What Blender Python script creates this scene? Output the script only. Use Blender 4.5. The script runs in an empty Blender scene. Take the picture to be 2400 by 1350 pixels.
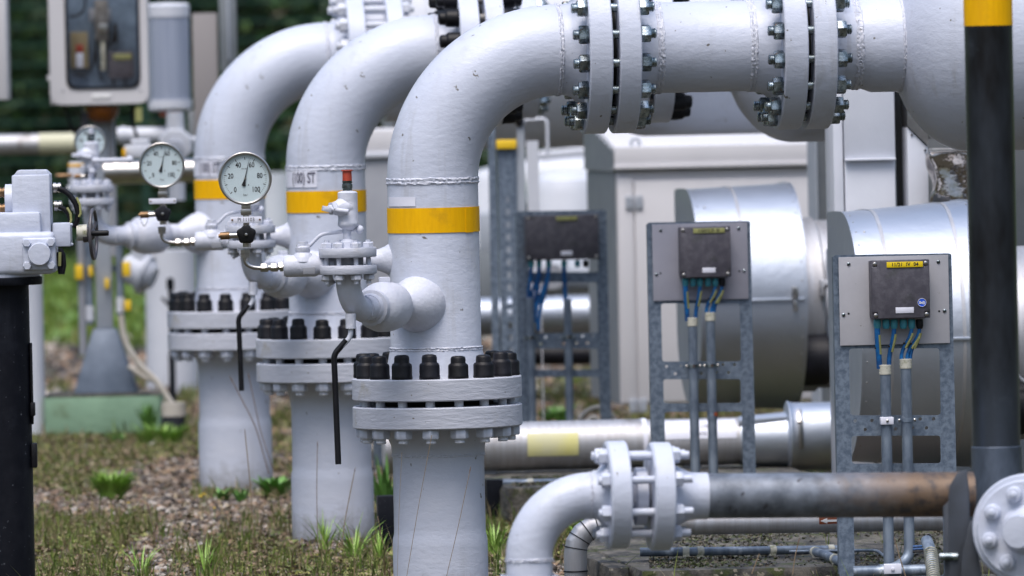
import bpy, bmesh, math, random
import numpy as np
from mathutils import Vector, Matrix, noise
random.seed(7); np.random.seed(7)
S = bpy.context.scene
COL = S.collection
R = math.radians
PI = math.pi

# ------------------------------------------------------------------ camera, world, sun, exposure
F = 20000.0                      # focal length in pixels of a 2400 wide frame (300 mm on 36 mm)
CAM = Vector((0, 0, 1.95)); PITCH = math.atan(525.0 / F); ROLL = R(1.2)
r0 = Vector((1, 0, 0)); u0 = Vector((0, math.sin(PITCH), math.cos(PITCH))); fw = Vector((0, math.cos(PITCH), -math.sin(PITCH)))
rt = r0 * math.cos(ROLL) - u0 * math.sin(ROLL); up = r0 * math.sin(ROLL) + u0 * math.cos(ROLL)
cd = bpy.data.cameras.new('camera'); cam = bpy.data.objects.new('camera', cd); COL.objects.link(cam)
cam.matrix_world = Matrix(((rt.x, up.x, -fw.x, CAM.x), (rt.y, up.y, -fw.y, CAM.y), (rt.z, up.z, -fw.z, CAM.z), (0, 0, 0, 1)))
cd.lens = 300; cd.sensor_width = 36; cd.clip_end = 3000; cd.clip_start = 1
cd.dof.use_dof = True; cd.dof.focus_distance = 30.3; cd.dof.aperture_fstop = 4.6; cd.dof.aperture_blades = 9
S.camera = cam
w = bpy.data.worlds.new('World'); S.world = w; w.use_nodes = True
nt = w.node_tree; bg = nt.nodes['Background']
sky = nt.nodes.new('ShaderNodeTexSky'); sky.sky_type = 'NISHITA'; sky.sun_disc = False
SUN_EL, SUN_AZ = R(64), R(196)
sky.sun_elevation = SUN_EL; sky.sun_rotation = SUN_AZ; sky.air_density = 1.3; sky.dust_density = 3.0
hs = nt.nodes.new('ShaderNodeHueSaturation'); hs.inputs['Saturation'].default_value = 1.0
nt.links.new(sky.outputs[0], hs.inputs['Color'])
# overcast sky: evenly darker towards the horizon all round
tcw = nt.nodes.new('ShaderNodeTexCoord'); spw = nt.nodes.new('ShaderNodeSeparateXYZ'); nt.links.new(tcw.outputs['Generated'], spw.inputs[0])
mrw = nt.nodes.new('ShaderNodeMapRange'); mrw.inputs['From Min'].default_value = 0; mrw.inputs['From Max'].default_value = 1; mrw.inputs['To Min'].default_value = .20; mrw.inputs['To Max'].default_value = 1.7
nt.links.new(spw.outputs['Z'], mrw.inputs['Value'])
vmw = nt.nodes.new('ShaderNodeVectorMath'); vmw.operation = 'SCALE'; nt.links.new(hs.outputs[0], vmw.inputs[0]); nt.links.new(mrw.outputs[0], vmw.inputs['Scale'])
nt.links.new(vmw.outputs[0], bg.inputs['Color'])
bg.inputs['Strength'].default_value = 0.14
sd = bpy.data.lights.new('sun', 'SUN'); sd.energy = 1.5; sd.angle = R(30); sd.color = (1, .975, .96)
sun = bpy.data.objects.new('sun', sd); COL.objects.link(sun)
# sky sun_rotation: 0 = +Y, turning clockwise seen from above
sdir = Vector((math.sin(SUN_AZ) * math.cos(SUN_EL), math.cos(SUN_AZ) * math.cos(SUN_EL), math.sin(SUN_EL)))
sun.rotation_euler = sdir.to_track_quat('Z', 'Y').to_euler()
S.view_settings.view_transform = 'Standard'; S.view_settings.look = 'None'
S.view_settings.gamma = 1; S.view_settings.use_curve_mapping = False
S.view_settings.exposure = 0.43

# ------------------------------------------------------------------ placing
def W(px, py, Y):
    "the point of the place at distance Y seen at this point of the photograph"
    u, v = px - 1200, 675 - py
    a, b = math.cos(ROLL), math.sin(ROLL)
    d = r0 * ((u * a + v * b) / F) + u0 * ((v * a - u * b) / F) + fw
    return CAM + d * (Y / d.y)
def mpp(Y): return Y / F          # metres per photo pixel

# ------------------------------------------------------------------ mesh building
def basis(ax):
    ax = Vector(ax).normalized()
    t = Vector((0, 0, 1)) if abs(ax.z) < .9 else Vector((1, 0, 0))
    x = t.cross(ax).normalized(); y = ax.cross(x)
    return x, y, ax
class MB:
    def __init__(s): s.v = []; s.f = []
    def add(s, vs, fs):
        n = len(s.v); s.v += [tuple(p) for p in vs]; s.f += [tuple(i + n for i in f) for f in fs]; return s
    def lathe(s, prof, o, ax, seg=24, phase=0.0):
        "prof: (radius, along) pairs; ends are capped when the radius is not 0"
        x, y, a = basis(ax); o = Vector(o); vs = []; fs = []; rings = []
        for r, t in prof:
            c = o + a * t
            if r < 1e-6: rings.append([len(vs)]); vs.append(c)
            else:
                rings.append(list(range(len(vs), len(vs) + seg)))
                for i in range(seg):
                    q = 2 * PI * i / seg + phase; vs.append(c + x * (r * math.cos(q)) + y * (r * math.sin(q)))
        for A, B in zip(rings, rings[1:]):
            if len(A) == 1 and len(B) == 1: continue
            for i in range(seg):
                j = (i + 1) % seg
                if len(A) == 1: fs.append((A[0], B[j], B[i]))
                elif len(B) == 1: fs.append((A[i], A[j], B[0]))
                else: fs.append((A[i], A[j], B[j], B[i]))
        if len(rings[0]) > 1: fs.append(tuple(reversed(rings[0])))
        if len(rings[-1]) > 1: fs.append(tuple(rings[-1]))
        return s.add(vs, fs)
    def cyl(s, p, q, r, r2=None, seg=20):
        p, q = Vector(p), Vector(q)
        return s.lathe([(r, 0), (r if r2 is None else r2, (q - p).length)], p, q - p, seg)
    def box(s, c, d, M=None):
        M = M or Matrix.Identity(3); c = Vector(c); vs = []
        for z in (-1, 1):
            for yy in (-1, 1):
                for xx in (-1, 1): vs.append(c + M @ Vector((xx * d[0] / 2, yy * d[1] / 2, z * d[2] / 2)))
        return s.add(vs, [(0, 2, 3, 1), (4, 5, 7, 6), (0, 1, 5, 4), (2, 6, 7, 3), (0, 4, 6, 2), (1, 3, 7, 5)])
    def tube(s, pts, r, seg=14, caps=True):
        pts = [Vector(p) for p in pts]; n = len(pts); rr = r if isinstance(r, (list, tuple)) else [r] * n
        vs = []; fs = []; x = None
        for i, p in enumerate(pts):
            t = (pts[min(i + 1, n - 1)] - pts[max(i - 1, 0)]).normalized()
            if x is None: x, y, _ = basis(t)
            else: x = (x - t * x.dot(t)).normalized(); y = t.cross(x)
            for k in range(seg):
                q = 2 * PI * k / seg; vs.append(p + x * (rr[i] * math.cos(q)) + y * (rr[i] * math.sin(q)))
        for i in range(n - 1):
            for k in range(seg):
                j = (k + 1) % seg; fs.append((i * seg + k, i * seg + j, (i + 1) * seg + j, (i + 1) * seg + k))
        if caps: fs.append(tuple(reversed(range(seg)))); fs.append(tuple(range((n - 1) * seg, n * seg)))
        return s.add(vs, fs)
    def torus(s, o, ax, RR, r, seg=32, ring=10):
        x, y, a = basis(ax); o = Vector(o); vs = []; fs = []
        for i in range(seg):
            q = 2 * PI * i / seg; d = x * math.cos(q) + y * math.sin(q)
            for k in range(ring):
                t = 2 * PI * k / ring; vs.append(o + d * (RR + r * math.cos(t)) + a * (r * math.sin(t)))
        for i in range(seg):
            for k in range(ring):
                i2 = (i + 1) % seg; k2 = (k + 1) % ring
                fs.append((i * ring + k, i2 * ring + k, i2 * ring + k2, i * ring + k2))
        return s.add(vs, fs)
    def ball(s, c, r, seg=24, sq=(1, 1, 1)):
        n = len(s.v)
        s.lathe([(0 if k in (0, 10) else r * math.sin(PI * k / 10), -r * math.cos(PI * k / 10)) for k in range(11)], (0, 0, 0), (0, 0, 1), seg)
        c = Vector(c)
        for i in range(n, len(s.v)): p = s.v[i]; s.v[i] = (c.x + p[0] * sq[0], c.y + p[1] * sq[1], c.z + p[2] * sq[2])
        return s
    def prism(s, poly, d, o=(0, 0, 0), ax=(0, 1, 0), xv=(1, 0, 0), zv=(0, 0, 1)):
        "poly in (x, z), extruded by d along ax"
        o, ax, xv, zv = Vector(o), Vector(ax), Vector(xv), Vector(zv); n = len(poly)
        vs = [o + xv * a + zv * b for a, b in poly] + [o + xv * a + zv * b + ax * d for a, b in poly]
        fs = [tuple(range(n)), tuple(reversed(range(n, 2 * n)))] + [((i + 1) % n, i, i + n, (i + 1) % n + n) for i in range(n)]
        return s.add(vs, fs)
    def weld(s, c, ax, r, wd=.02, h=.006, seg=260, rough=.0045):
        "a wavy weld bead round a pipe"
        x, y, a = basis(ax); c = Vector(c); vs = []; fs = []
        prof = [(-1, -.3), (-.8, .55), (-.45, 1), (-.1, .35), (.15, .45), (.5, .95), (.8, .5), (1, -.3)]; m = len(prof); sh = random.random() * 50
        for i in range(seg):
            q = 2 * PI * i / seg; d = x * math.cos(q) + y * math.sin(q)
            for k, (t, e) in enumerate(prof):
                g = noise.noise((math.cos(q) * r * 150 + sh, math.sin(q) * r * 150, k * .9)) * rough
                g2 = noise.noise((math.cos(q) * r * 35 + sh, math.sin(q) * r * 35, k * .7 + 9)) * wd * .16
                vs.append(c + d * (r + e * h + g) + a * (t * wd / 2 + g2))
        for i in range(seg):
            j = (i + 1) % seg
            for k in range(m - 1): fs.append((i * m + k, j * m + k, j * m + k + 1, i * m + k + 1))
        return s.add(vs, fs)
    def mesh(s, name, mat, sharp=38, bevel=0, smooth=True, segs=2):
        me = bpy.data.meshes.new(name); me.from_pydata(s.v, [], s.f)
        bm = bmesh.new(); bm.from_mesh(me)
        bmesh.ops.recalc_face_normals(bm, faces=bm.faces)
        if bevel:
            es = [e for e in bm.edges if len(e.link_faces) == 2 and e.calc_face_angle() > R(30)]
            bmesh.ops.bevel(bm, geom=es, offset=bevel, segments=segs, affect='EDGES', profile=.5, clamp_overlap=True)
        bm.to_mesh(me); bm.free()
        if smooth:
            me.shade_smooth(); me.set_sharp_from_angle(angle=R(sharp))
        if mat: me.materials.append(mat)
        return me
def put(me, name, parent=None, mat4=None, kind=None, label=None):
    o = bpy.data.objects.new(name, me); COL.objects.link(o)
    if parent is not None: o.parent = parent
    if mat4 is not None: o.matrix_basis = mat4
    if kind: o['kind'] = kind
    if label: o['label'] = label
    return o
def part(mb, name, mat, parent, **k):
    kw = {a: k.pop(a) for a in ('kind', 'label') if a in k}
    return put(mb.mesh(name, mat, **k), name, parent, **kw)
class Thing:
    def __init__(s, name, label, cat, M, group=None):
        if not isinstance(M, Matrix): M = Matrix.Translation(M)
        s.M = M; s.I = M.inverted(); o = bpy.data.objects.new(name, None); COL.objects.link(o); o.matrix_world = M
        o.empty_display_size = .1; o['label'] = label; o['category'] = cat
        if group: o['group'] = group
        s.o = o
    def p(s, px, py, Y): return s.I @ W(px, py, Y)
def at_px(px, py, Y, z=None):
    p = W(px, py, Y)
    if z is not None: p.z = z
    return p
def single(mb, name, label, cat, mat, at, group=None, **k):
    "a thing that is one mesh; mb is in coordinates round 'at'"
    o = put(mb.mesh(name, mat, **k), name, None, at if isinstance(at, Matrix) else Matrix.Translation(at)); o['label'] = label; o['category'] = cat
    if group: o['group'] = group
    return o
def bend(p0, d0, p1, d1, n=10):
    "smooth path between two points with given directions"
    p0, p1, d0, d1 = map(Vector, (p0, p1, d0, d1)); L = (p1 - p0).length; out = []
    for i in range(n + 1):
        t = i / n; h00 = 2*t**3-3*t**2+1; h10 = t**3-2*t**2+t; h01 = -2*t**3+3*t**2; h11 = t**3-t**2
        out.append(p0 * h00 + d0.normalized() * (h10 * L * 1.2) + p1 * h01 + d1.normalized() * (h11 * L * 1.2))
    return out
def rpath(pts, r, n=6):
    "polyline with rounded corners"
    pts = [Vector(p) for p in pts]; out = [pts[0]]
    for a, b, c in zip(pts, pts[1:], pts[2:]):
        d1 = (a - b); d2 = (c - b); k = min(r, d1.length * .48, d2.length * .48)
        p, q = b + d1.normalized() * k, b + d2.normalized() * k
        for i in range(n + 1):
            t = i / n; out.append(p * (1 - t) ** 2 + b * 2 * t * (1 - t) + q * t * t)
    out.append(pts[-1]); return out
def text_mb(body, size, cx=0, cz=0, y=0, sx=1.0, align='CENTER', spacing=1.0, weight=0.0):
    "flat lettering in the x-z plane, facing -y"
    c = bpy.data.curves.new('lettering', 'FONT'); c.body = body; c.size = size; c.align_x = align; c.align_y = 'CENTER'; c.space_character = spacing
    c.resolution_u = 3; c.offset = weight
    o = bpy.data.objects.new('lettering', c); me = bpy.data.meshes.new_from_object(o)
    mb = MB(); mb.add([(v.co.x * sx + cx, y, v.co.y + cz) for v in me.vertices], [tuple(p.vertices) for p in me.polygons])
    bpy.data.objects.remove(o); bpy.data.meshes.remove(me); return mb
def sheet(outer, holes, t, rnd=0.0):
    "a plate in the x-z plane with cut-outs; front face at y=-t/2; corners rounded by rnd"
    c = bpy.data.curves.new('plate', 'CURVE'); c.dimensions = '2D'; c.fill_mode = 'BOTH'; c.extrude = t / 2
    for k, poly in enumerate([outer] + holes):
        if isinstance(poly[0], (int, float)):
            x, z, r = poly; poly = [(x + r * math.cos(a * PI / 6), z + r * math.sin(a * PI / 6)) for a in range(12)]
        elif rnd and len(poly) == 4:
            q = rpath([Vector((a, b, 0)) for a, b in poly] + [Vector((*poly[0], 0)), Vector((*poly[1], 0))], rnd, 3)
            q = q[1:-1]; q = q[:16]; poly = [(v.x, v.y) for v in q]
        sp = c.splines.new('POLY'); sp.points.add(len(poly) - 1); sp.use_cyclic_u = True
        for i, (a, b) in enumerate(poly): sp.points[i].co = (a, b, 0, 1)
    o = bpy.data.objects.new('plate', c); me = bpy.data.meshes.new_from_object(o)
    mb = MB(); mb.add([(v.co.x, -v.co.z, v.co.y) for v in me.vertices], [tuple(p.vertices) for p in me.polygons])
    bpy.data.objects.remove(o); bpy.data.meshes.remove(me); return mb
def rect(x0, z0, x1, z1): return [(x0, z0), (x1, z0), (x1, z1), (x0, z1)]

# ------------------------------------------------------------------ materials
def nd(nt, t, **k):
    n = nt.nodes.new(t)
    for a, b in k.items():
        if a[0] == '_': setattr(n, a[1:], b)
        else: n.inputs[a.replace('__', ' ')].default_value = b
    return n
def material(name, col, rough=.5, metal=0.0, col2=None, cs=8.0, cdist=(.35, .65), bump=0.0, bs=60.0, stretch=(1, 1, 1), specks=None, dirt=None, rvar=0.0, spec=.5, coat=0, rand=0, streaks=None):
    m = bpy.data.materials.new(name); m.use_nodes = True; t = m.node_tree; P = t.nodes['Principled BSDF']
    P.inputs['Roughness'].default_value = rough; P.inputs['Metallic'].default_value = metal; P.inputs['Specular IOR Level'].default_value = spec
    P.inputs['Coat Weight'].default_value = coat
    tc = nd(t, 'ShaderNodeTexCoord'); mp = nd(t, 'ShaderNodeMapping'); mp.inputs['Scale'].default_value = stretch
    t.links.new(tc.outputs['Object'], mp.inputs[0]); V = mp.outputs[0]; O = tc.outputs['Object']
    rgb = nd(t, 'ShaderNodeRGB'); rgb.outputs[0].default_value = (*col, 1); cur = rgb.outputs[0]
    def mixin(fac, c):
        nonlocal cur
        mx = nd(t, 'ShaderNodeMix', _data_type='RGBA'); t.links.new(fac, mx.inputs['Factor']); t.links.new(cur, mx.inputs['A']); mx.inputs['B'].default_value = (*c, 1); cur = mx.outputs['Result']
    def mask(scale, lo, hi, src, detail=4, off=0):
        n = nd(t, 'ShaderNodeTexNoise', Scale=scale, Detail=detail, Roughness=.6); t.links.new(src, n.inputs['Vector'])
        r = nd(t, 'ShaderNodeMapRange'); r.inputs['From Min'].default_value = lo; r.inputs['From Max'].default_value = hi
        t.links.new(n.outputs['Fac'], r.inputs['Value']); return r.outputs[0]
    if col2: mixin(mask(cs, cdist[0], cdist[1], V), col2)
    if streaks:
        m2_ = nd(t, 'ShaderNodeMapping'); m2_.inputs['Scale'].default_value = (16, 16, .9); t.links.new(O, m2_.inputs[0]); a_ = mask(1.0, .56, .80, m2_.outputs[0], 5); b_ = mask(2.2, .42, .66, O, 3)
        mu = nd(t, 'ShaderNodeMath', _operation='MULTIPLY'); t.links.new(a_, mu.inputs[0]); t.links.new(b_, mu.inputs[1]); mixin(mu.outputs[0], streaks)
    if dirt: mixin(mask(dirt[0], dirt[1], dirt[2], O, 6), dirt[3])
    if specks: mixin(mask(specks[0], specks[1], specks[1] + .03, O, 2), specks[2])
    if rand:
        oi = nd(t, 'ShaderNodeObjectInfo'); rr_ = nd(t, 'ShaderNodeMapRange'); rr_.inputs['To Min'].default_value = 1 - rand; rr_.inputs['To Max'].default_value = 1 + rand; t.links.new(oi.outputs['Random'], rr_.inputs['Value'])
        hv = nd(t, 'ShaderNodeHueSaturation'); t.links.new(rr_.outputs[0], hv.inputs['Value']); t.links.new(cur, hv.inputs['Color']); cur = hv.outputs[0]
    t.links.new(cur, P.inputs['Base Color'])
    if rvar:
        r = nd(t, 'ShaderNodeMapRange'); r.inputs['To Min'].default_value = rough - rvar; r.inputs['To Max'].default_value = rough + rvar
        n = nd(t, 'ShaderNodeTexNoise', Scale=cs * 1.7, Detail=4); t.links.new(V, n.inputs['Vector']); t.links.new(n.outputs['Fac'], r.inputs['Value']); t.links.new(r.outputs[0], P.inputs['Roughness'])
    if bump:
        n = nd(t, 'ShaderNodeTexNoise', Scale=bs, Detail=5, Roughness=.65); t.links.new(V, n.inputs['Vector'])
        b = nd(t, 'ShaderNodeBump', Strength=1.0, Distance=bump); t.links.new(n.outputs['Fac'], b.inputs['Height']); t.links.new(b.outputs[0], P.inputs['Normal'])
    return m
PCOL = (.535, .57, .67)
M = {}
M['paint'] = material('grey_paint', PCOL, .40, 0, (.49, .525, .625), 3.5, (.3, .7), .0022, 24, (1, 1, 1.9), dirt=(4.5, .56, .88, (.40, .41, .44)), specks=(30, .715, (.16, .15, .14)), rvar=.08, streaks=(.33, .33, .34))
M['paint_rough'] = material('brushed_on_grey_paint', (.50, .52, .59), .5, 0, (.43, .45, .52), 9, (.3, .7), .0034, 45, (.35, .35, 1.5), dirt=(7, .62, .8, (.36, .33, .27)), specks=(40, .73, (.16, .14, .12)))
M['paint_thick'] = material('thick_grey_paint', (.58, .60, .68), .38, 0, (.51, .53, .61), 14, (.3, .7), .003, 55, dirt=(15, .66, .8, (.3, .28, .24)))
M['paint_far'] = material('pale_grey_paint', (.60, .62, .68), .5, 0, (.53, .55, .61), 3, (.3, .7), .001, 30)
M['greypost'] = material('dark_steel_post', (.09, .105, .135), .30, .85, (.03, .03, .033), 5, (.35, .65), .0006, 40, (1, 1, .35), dirt=(4, .60, .80, (.17, .20, .26)))
M['castgrey'] = material('cast_grey_wheel', (.13, .12, .13), .4, .4, (.08, .075, .08), 12)
M['socket'] = material('blotchy_galvanised_socket', (.11, .135, .18), .40, .5, (.04, .05, .065), 9, (.35, .65), .0008, 40, (1, 1, .4))
M['stub'] = material('grey_paint_with_mud_splash', (.54, .565, .65), .42, 0, (.49, .525, .625), 3.5, (.3, .7), .0022, 24, (1, 1, 1.9), specks=(30, .715, (.16, .15, .14)), streaks=(.30, .30, .29))
def splash(m, top=.10, col=(.12, .095, .06)):
    t = m.node_tree; P = t.nodes['Principled BSDF']; src = P.inputs['Base Color'].links[0].from_socket
    tc = nd(t, 'ShaderNodeTexCoord'); sp = nd(t, 'ShaderNodeSeparateXYZ'); t.links.new(tc.outputs['Object'], sp.inputs[0]); nz = nd(t, 'ShaderNodeTexNoise', Scale=18, Detail=7, Roughness=.7); t.links.new(tc.outputs['Object'], nz.inputs['Vector'])
    ma = nd(t, 'ShaderNodeMath', _operation='MULTIPLY_ADD'); ma.inputs[1].default_value = -.30; t.links.new(nz.outputs['Fac'], ma.inputs[0]); t.links.new(sp.outputs['Z'], ma.inputs[2])
    mr = nd(t, 'ShaderNodeMapRange'); mr.inputs['From Min'].default_value = top - .15; mr.inputs['From Max'].default_value = -.20; mr.inputs['To Max'].default_value = .85; t.links.new(ma.outputs[0], mr.inputs['Value'])
    mx = nd(t, 'ShaderNodeMix', _data_type='RGBA'); t.links.new(mr.outputs[0], mx.inputs['Factor']); t.links.new(src, mx.inputs['A']); mx.inputs['B'].default_value = (*col, 1); t.links.new(mx.outputs['Result'], P.inputs['Base Color'])
splash(M['stub'], .15, (.10, .085, .05))
splash(M['greypost'], 1.02, (.15, .185, .25))
M['darkpaint'] = material('dull_grey_paint', (.30, .31, .34), .5, 0, (.25, .26, .29), 4)
M['yellow'] = material('yellow_tape', (.84, .455, .0), .5, 0, (.76, .39, .0), 30, (.3, .7), .0006, 90, (3, 3, .4), spec=.2, dirt=(9, .56, .8, (.52, .27, .01)), streaks=(.45, .24, .02))
M['yplastic'] = material('yellow_plastic', (.80, .52, .02), .5)
M['sticker'] = material('white_sticker', (.72, .73, .82), .4, 0, (.66, .67, .76), 20)
M['ink'] = material('black_ink', (.02, .02, .025), .6)
M['blueink'] = material('dark_ink', (.08, .08, .12), .6)
M['rubber'] = material('black_rubber', (.003, .003, .005), .5, 0, (.008, .008, .012), 25, (.4, .75), .001, 70, spec=.3, rand=.6, dirt=(60, .68, .8, (.035, .035, .035)))
M['zinc'] = material('zinc_plated_steel', (.36, .41, .44), .28, 1.0, (.12, .15, .16), 45, (.4, .62), .0012, 120, dirt=(22, .60, .70, (.20, .08, .03)), rvar=.12, rand=.35)
M['greystud'] = material('dull_threaded_steel', (.27, .26, .25), .6, .3, (.12, .11, .10), 60)
M['galv'] = material('galvanised_steel', (.21, .26, .33), .5, .45, (.11, .145, .20), 42, (.38, .62), .0008, 60, dirt=(9, .6, .8, (.13, .15, .18)), rvar=.1)
M['galv2'] = material('weathered_galvanised_tube', (.25, .30, .37), .5, .45, (.12, .155, .21), 22, (.35, .62), .0008, 60, (1, 1, .4), dirt=(14, .6, .72, (.50, .55, .62)))
M['clad'] = material('aluminium_cladding', (.52, .56, .63), .50, 1.0, (.42, .46, .53), 1.8, (.3, .7), .004, 4, (1, 1, 1), rvar=.08, dirt=(3, .6, .85, (.42, .44, .48)), specks=(16, .74, (.3, .3, .33)))
M['cladold'] = material('weathered_aluminium_cladding', (.50, .51, .54), .56, .8, (.40, .39, .40), 12, (.3, .7), .001, 30, (4, 1, .4), dirt=(5, .62, .8, (.16, .13, .09)))
M['stain'] = material('brushed_stainless_steel', (.50, .48, .46), .28, 1.0, (.40, .38, .36), 30, (.3, .7), .0005, 90)
M['foil'] = material('crumpled_foil', (.42, .38, .35), .14, 1.0, None, bump=.02, bs=3.0)
M['brass'] = material('tarnished_brass', (.28, .17, .09), .45, .8, (.14, .09, .05), 50)
M['red'] = material('red_plastic', (.42, .06, .03), .45, 0, (.36, .05, .03), 30)
M['dial'] = material('dial_face', (.60, .71, .75), .35)
M['dialin'] = material('dial_lettering', (.01, .01, .015), .5)
M['platebeige'] = material('beige_mounting_plate', (.47, .465, .50), .5, 0, (.42, .415, .45), 12, (.3, .7), specks=(60, .73, (.2, .18, .16)))
M['plategrey'] = material('grey_mounting_plate', (.33, .33, .39), .45, 0, (.30, .30, .36), 8)
M['boxblack'] = material('dark_plastic_box', (.062, .058, .075), .5, 0, (.105, .10, .12), 32, (.42, .7), .0015, 60, dirt=(12, .6, .75, (.03, .035, .03)))
M['ylabel'] = material('yellow_label', (.80, .58, .01), .4)
M['ylabelold'] = material('faded_yellow_label', (.34, .35, .15), .5, 0, (.25, .25, .08), 60)
M['blue'] = material('blue_cable', (.007, .14, .40), .45, 0, (.005, .06, .20), 20, (.4, .6))
M['cyan'] = material('cable_gland', (.03, .22, .32), .5, 0, (.06, .30, .34), 60)
M['cream'] = material('dirty_cream_plastic', (.50, .49, .42), .55, 0, (.16, .17, .08), 45, (.5, .7))
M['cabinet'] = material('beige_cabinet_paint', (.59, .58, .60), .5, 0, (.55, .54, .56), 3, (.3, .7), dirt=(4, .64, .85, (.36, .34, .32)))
M['cabdark'] = material('dark_steel_and_side_shade', (.20, .22, .24), .5, 0, (.16, .18, .20), 5)  # dark steel grey; on the beige cabinet it holds the side's shade
M['steelgrey'] = material('grey_steel_beam', (.36, .39, .44), .5, 0, (.31, .34, .39), 5)
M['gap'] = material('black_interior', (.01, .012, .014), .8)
M['conc'] = material('mossy_concrete', (.11, .10, .085), .8, 0, (.022, .021, .02), 6, (.42, .58), .02, 16, (1.3, .6, 1), dirt=(9, .54, .64, (.045, .055, .012)), specks=(38, .62, (.20, .18, .14)))
M['green'] = material('green_painted_concrete', (.22, .35, .24), .8, 0, (.17, .28, .19), 5, (.35, .7), .004, 25, dirt=(6, .6, .75, (.10, .14, .07)))
M['rustpipe'] = material('patchy_galvanised_pipe', (.21, .235, .28), .5, .3, (.10, .115, .14), 14, (.35, .65), .001, 40, specks=(30, .68, (.06, .06, .07)))
M['ochre'] = material('ochre_primer_patch', (.28, .17, .08), .6, .1, (.17, .11, .07), 12, (.4, .7), 0, 40, specks=(24, .66, (.05, .04, .04)))
M['blackpipe'] = material('black_coated_steel', (.005, .006, .010), .45, 0, (.010, .011, .016), 20, (.4, .8), .0008, 50, specks=(60, .7, (.10, .11, .13)), spec=.15, dirt=(5, .55, .8, (.014, .017, .025)), streaks=(.035, .04, .05))
M['amber'] = material('amber_beacon', (.16, .045, .003), .25, 0)
M['ctext'] = material('faded_sign_print', (.55, .54, .25), .5)
M['soilpot'] = material('black_pot', (.02, .022, .03), .5)
M['hose'] = material('cream_hose', (.50, .47, .42), .5, 0, (.42, .38, .32), 12)
M['instr'] = material('instrument_panel_blue', (.15, .21, .29), .5, 0, (.08, .12, .18), 12)
M['orangered'] = material('faded_red_sticker', (.25, .06, .02), .6)
M['white'] = material('white_print', (.75, .75, .75), .5)
M['fence'] = material('green_fence_wire', (.01, .045, .035), .5)
M['bluesign'] = material('blue_sticker', (.01, .09, .62), .4)
M['tan'] = material('tan_terminal_block', (.30, .24, .13), .6)
def glass_mat():
    m = bpy.data.materials.new('clear_glass'); m.use_nodes = True; t = m.node_tree; t.nodes.remove(t.nodes['Principled BSDF'])
    a = nd(t, 'ShaderNodeBsdfTransparent'); g = nd(t, 'ShaderNodeBsdfGlossy', Roughness=.03); mx = nd(t, 'ShaderNodeMixShader', Fac=.06)
    t.links.new(a.outputs[0], mx.inputs[1]); t.links.new(g.outputs[0], mx.inputs[2]); t.links.new(mx.outputs[0], t.nodes['Material Output'].inputs[0]); return m
M['glass'] = glass_mat()

# shared small pieces
def nut_mb(af, h, washer=True):
    mb = MB(); r = af / 2 / math.cos(PI / 6)
    mb.lathe([(r * .93, 0), (r, h * .08), (r, h * .86), (r * .88, h)], (0, 0, 0), (0, 0, 1), 6, PI / 6); return mb
def stud_mb(r, L, thread=.07):
    pr = [(r * .8, 0), (r, .004)]
    n = int(thread / .006)
    for i in range(n): pr += [(r, .004 + i * .006 + .002), (r * .9, .004 + i * .006 + .004)]
    pr2 = [(a, L - b) for a, b in reversed(pr)]
    return MB().lathe(pr + pr2, (0, 0, 0), (0, 0, 1), 12)
def cap_mb(r=.0365, h=.085):
    return MB().lathe([(r * .98, 0), (r * 1.03, .003), (r * 1.02, .012), (r, .014), (r, h * .54), (r * .94, h * .62), (r * .78, h * .665), (r * .75, h * .70), (r * .74, h * .88), (r * .66, h * .96), (r * .4, h * .995), (0, h)], (0, 0, 0), (0, 0, 1), 20)
MESH = {}
def shared(key, fn, mat, **k):
    if key not in MESH: MESH[key] = fn().mesh(key.split(':')[0], M[mat], **k)
    return MESH[key]
def Rto(ax):
    return Vector(ax).to_track_quat('Z', 'Y').to_matrix().to_4x4()
def TR(loc, ax=None, spin=0):
    m = Matrix.Translation(Vector(loc))
    if ax is not None: m = m @ Rto(ax)
    if spin: m = m @ Matrix.Rotation(spin, 4, 'Z')
    return m
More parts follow.
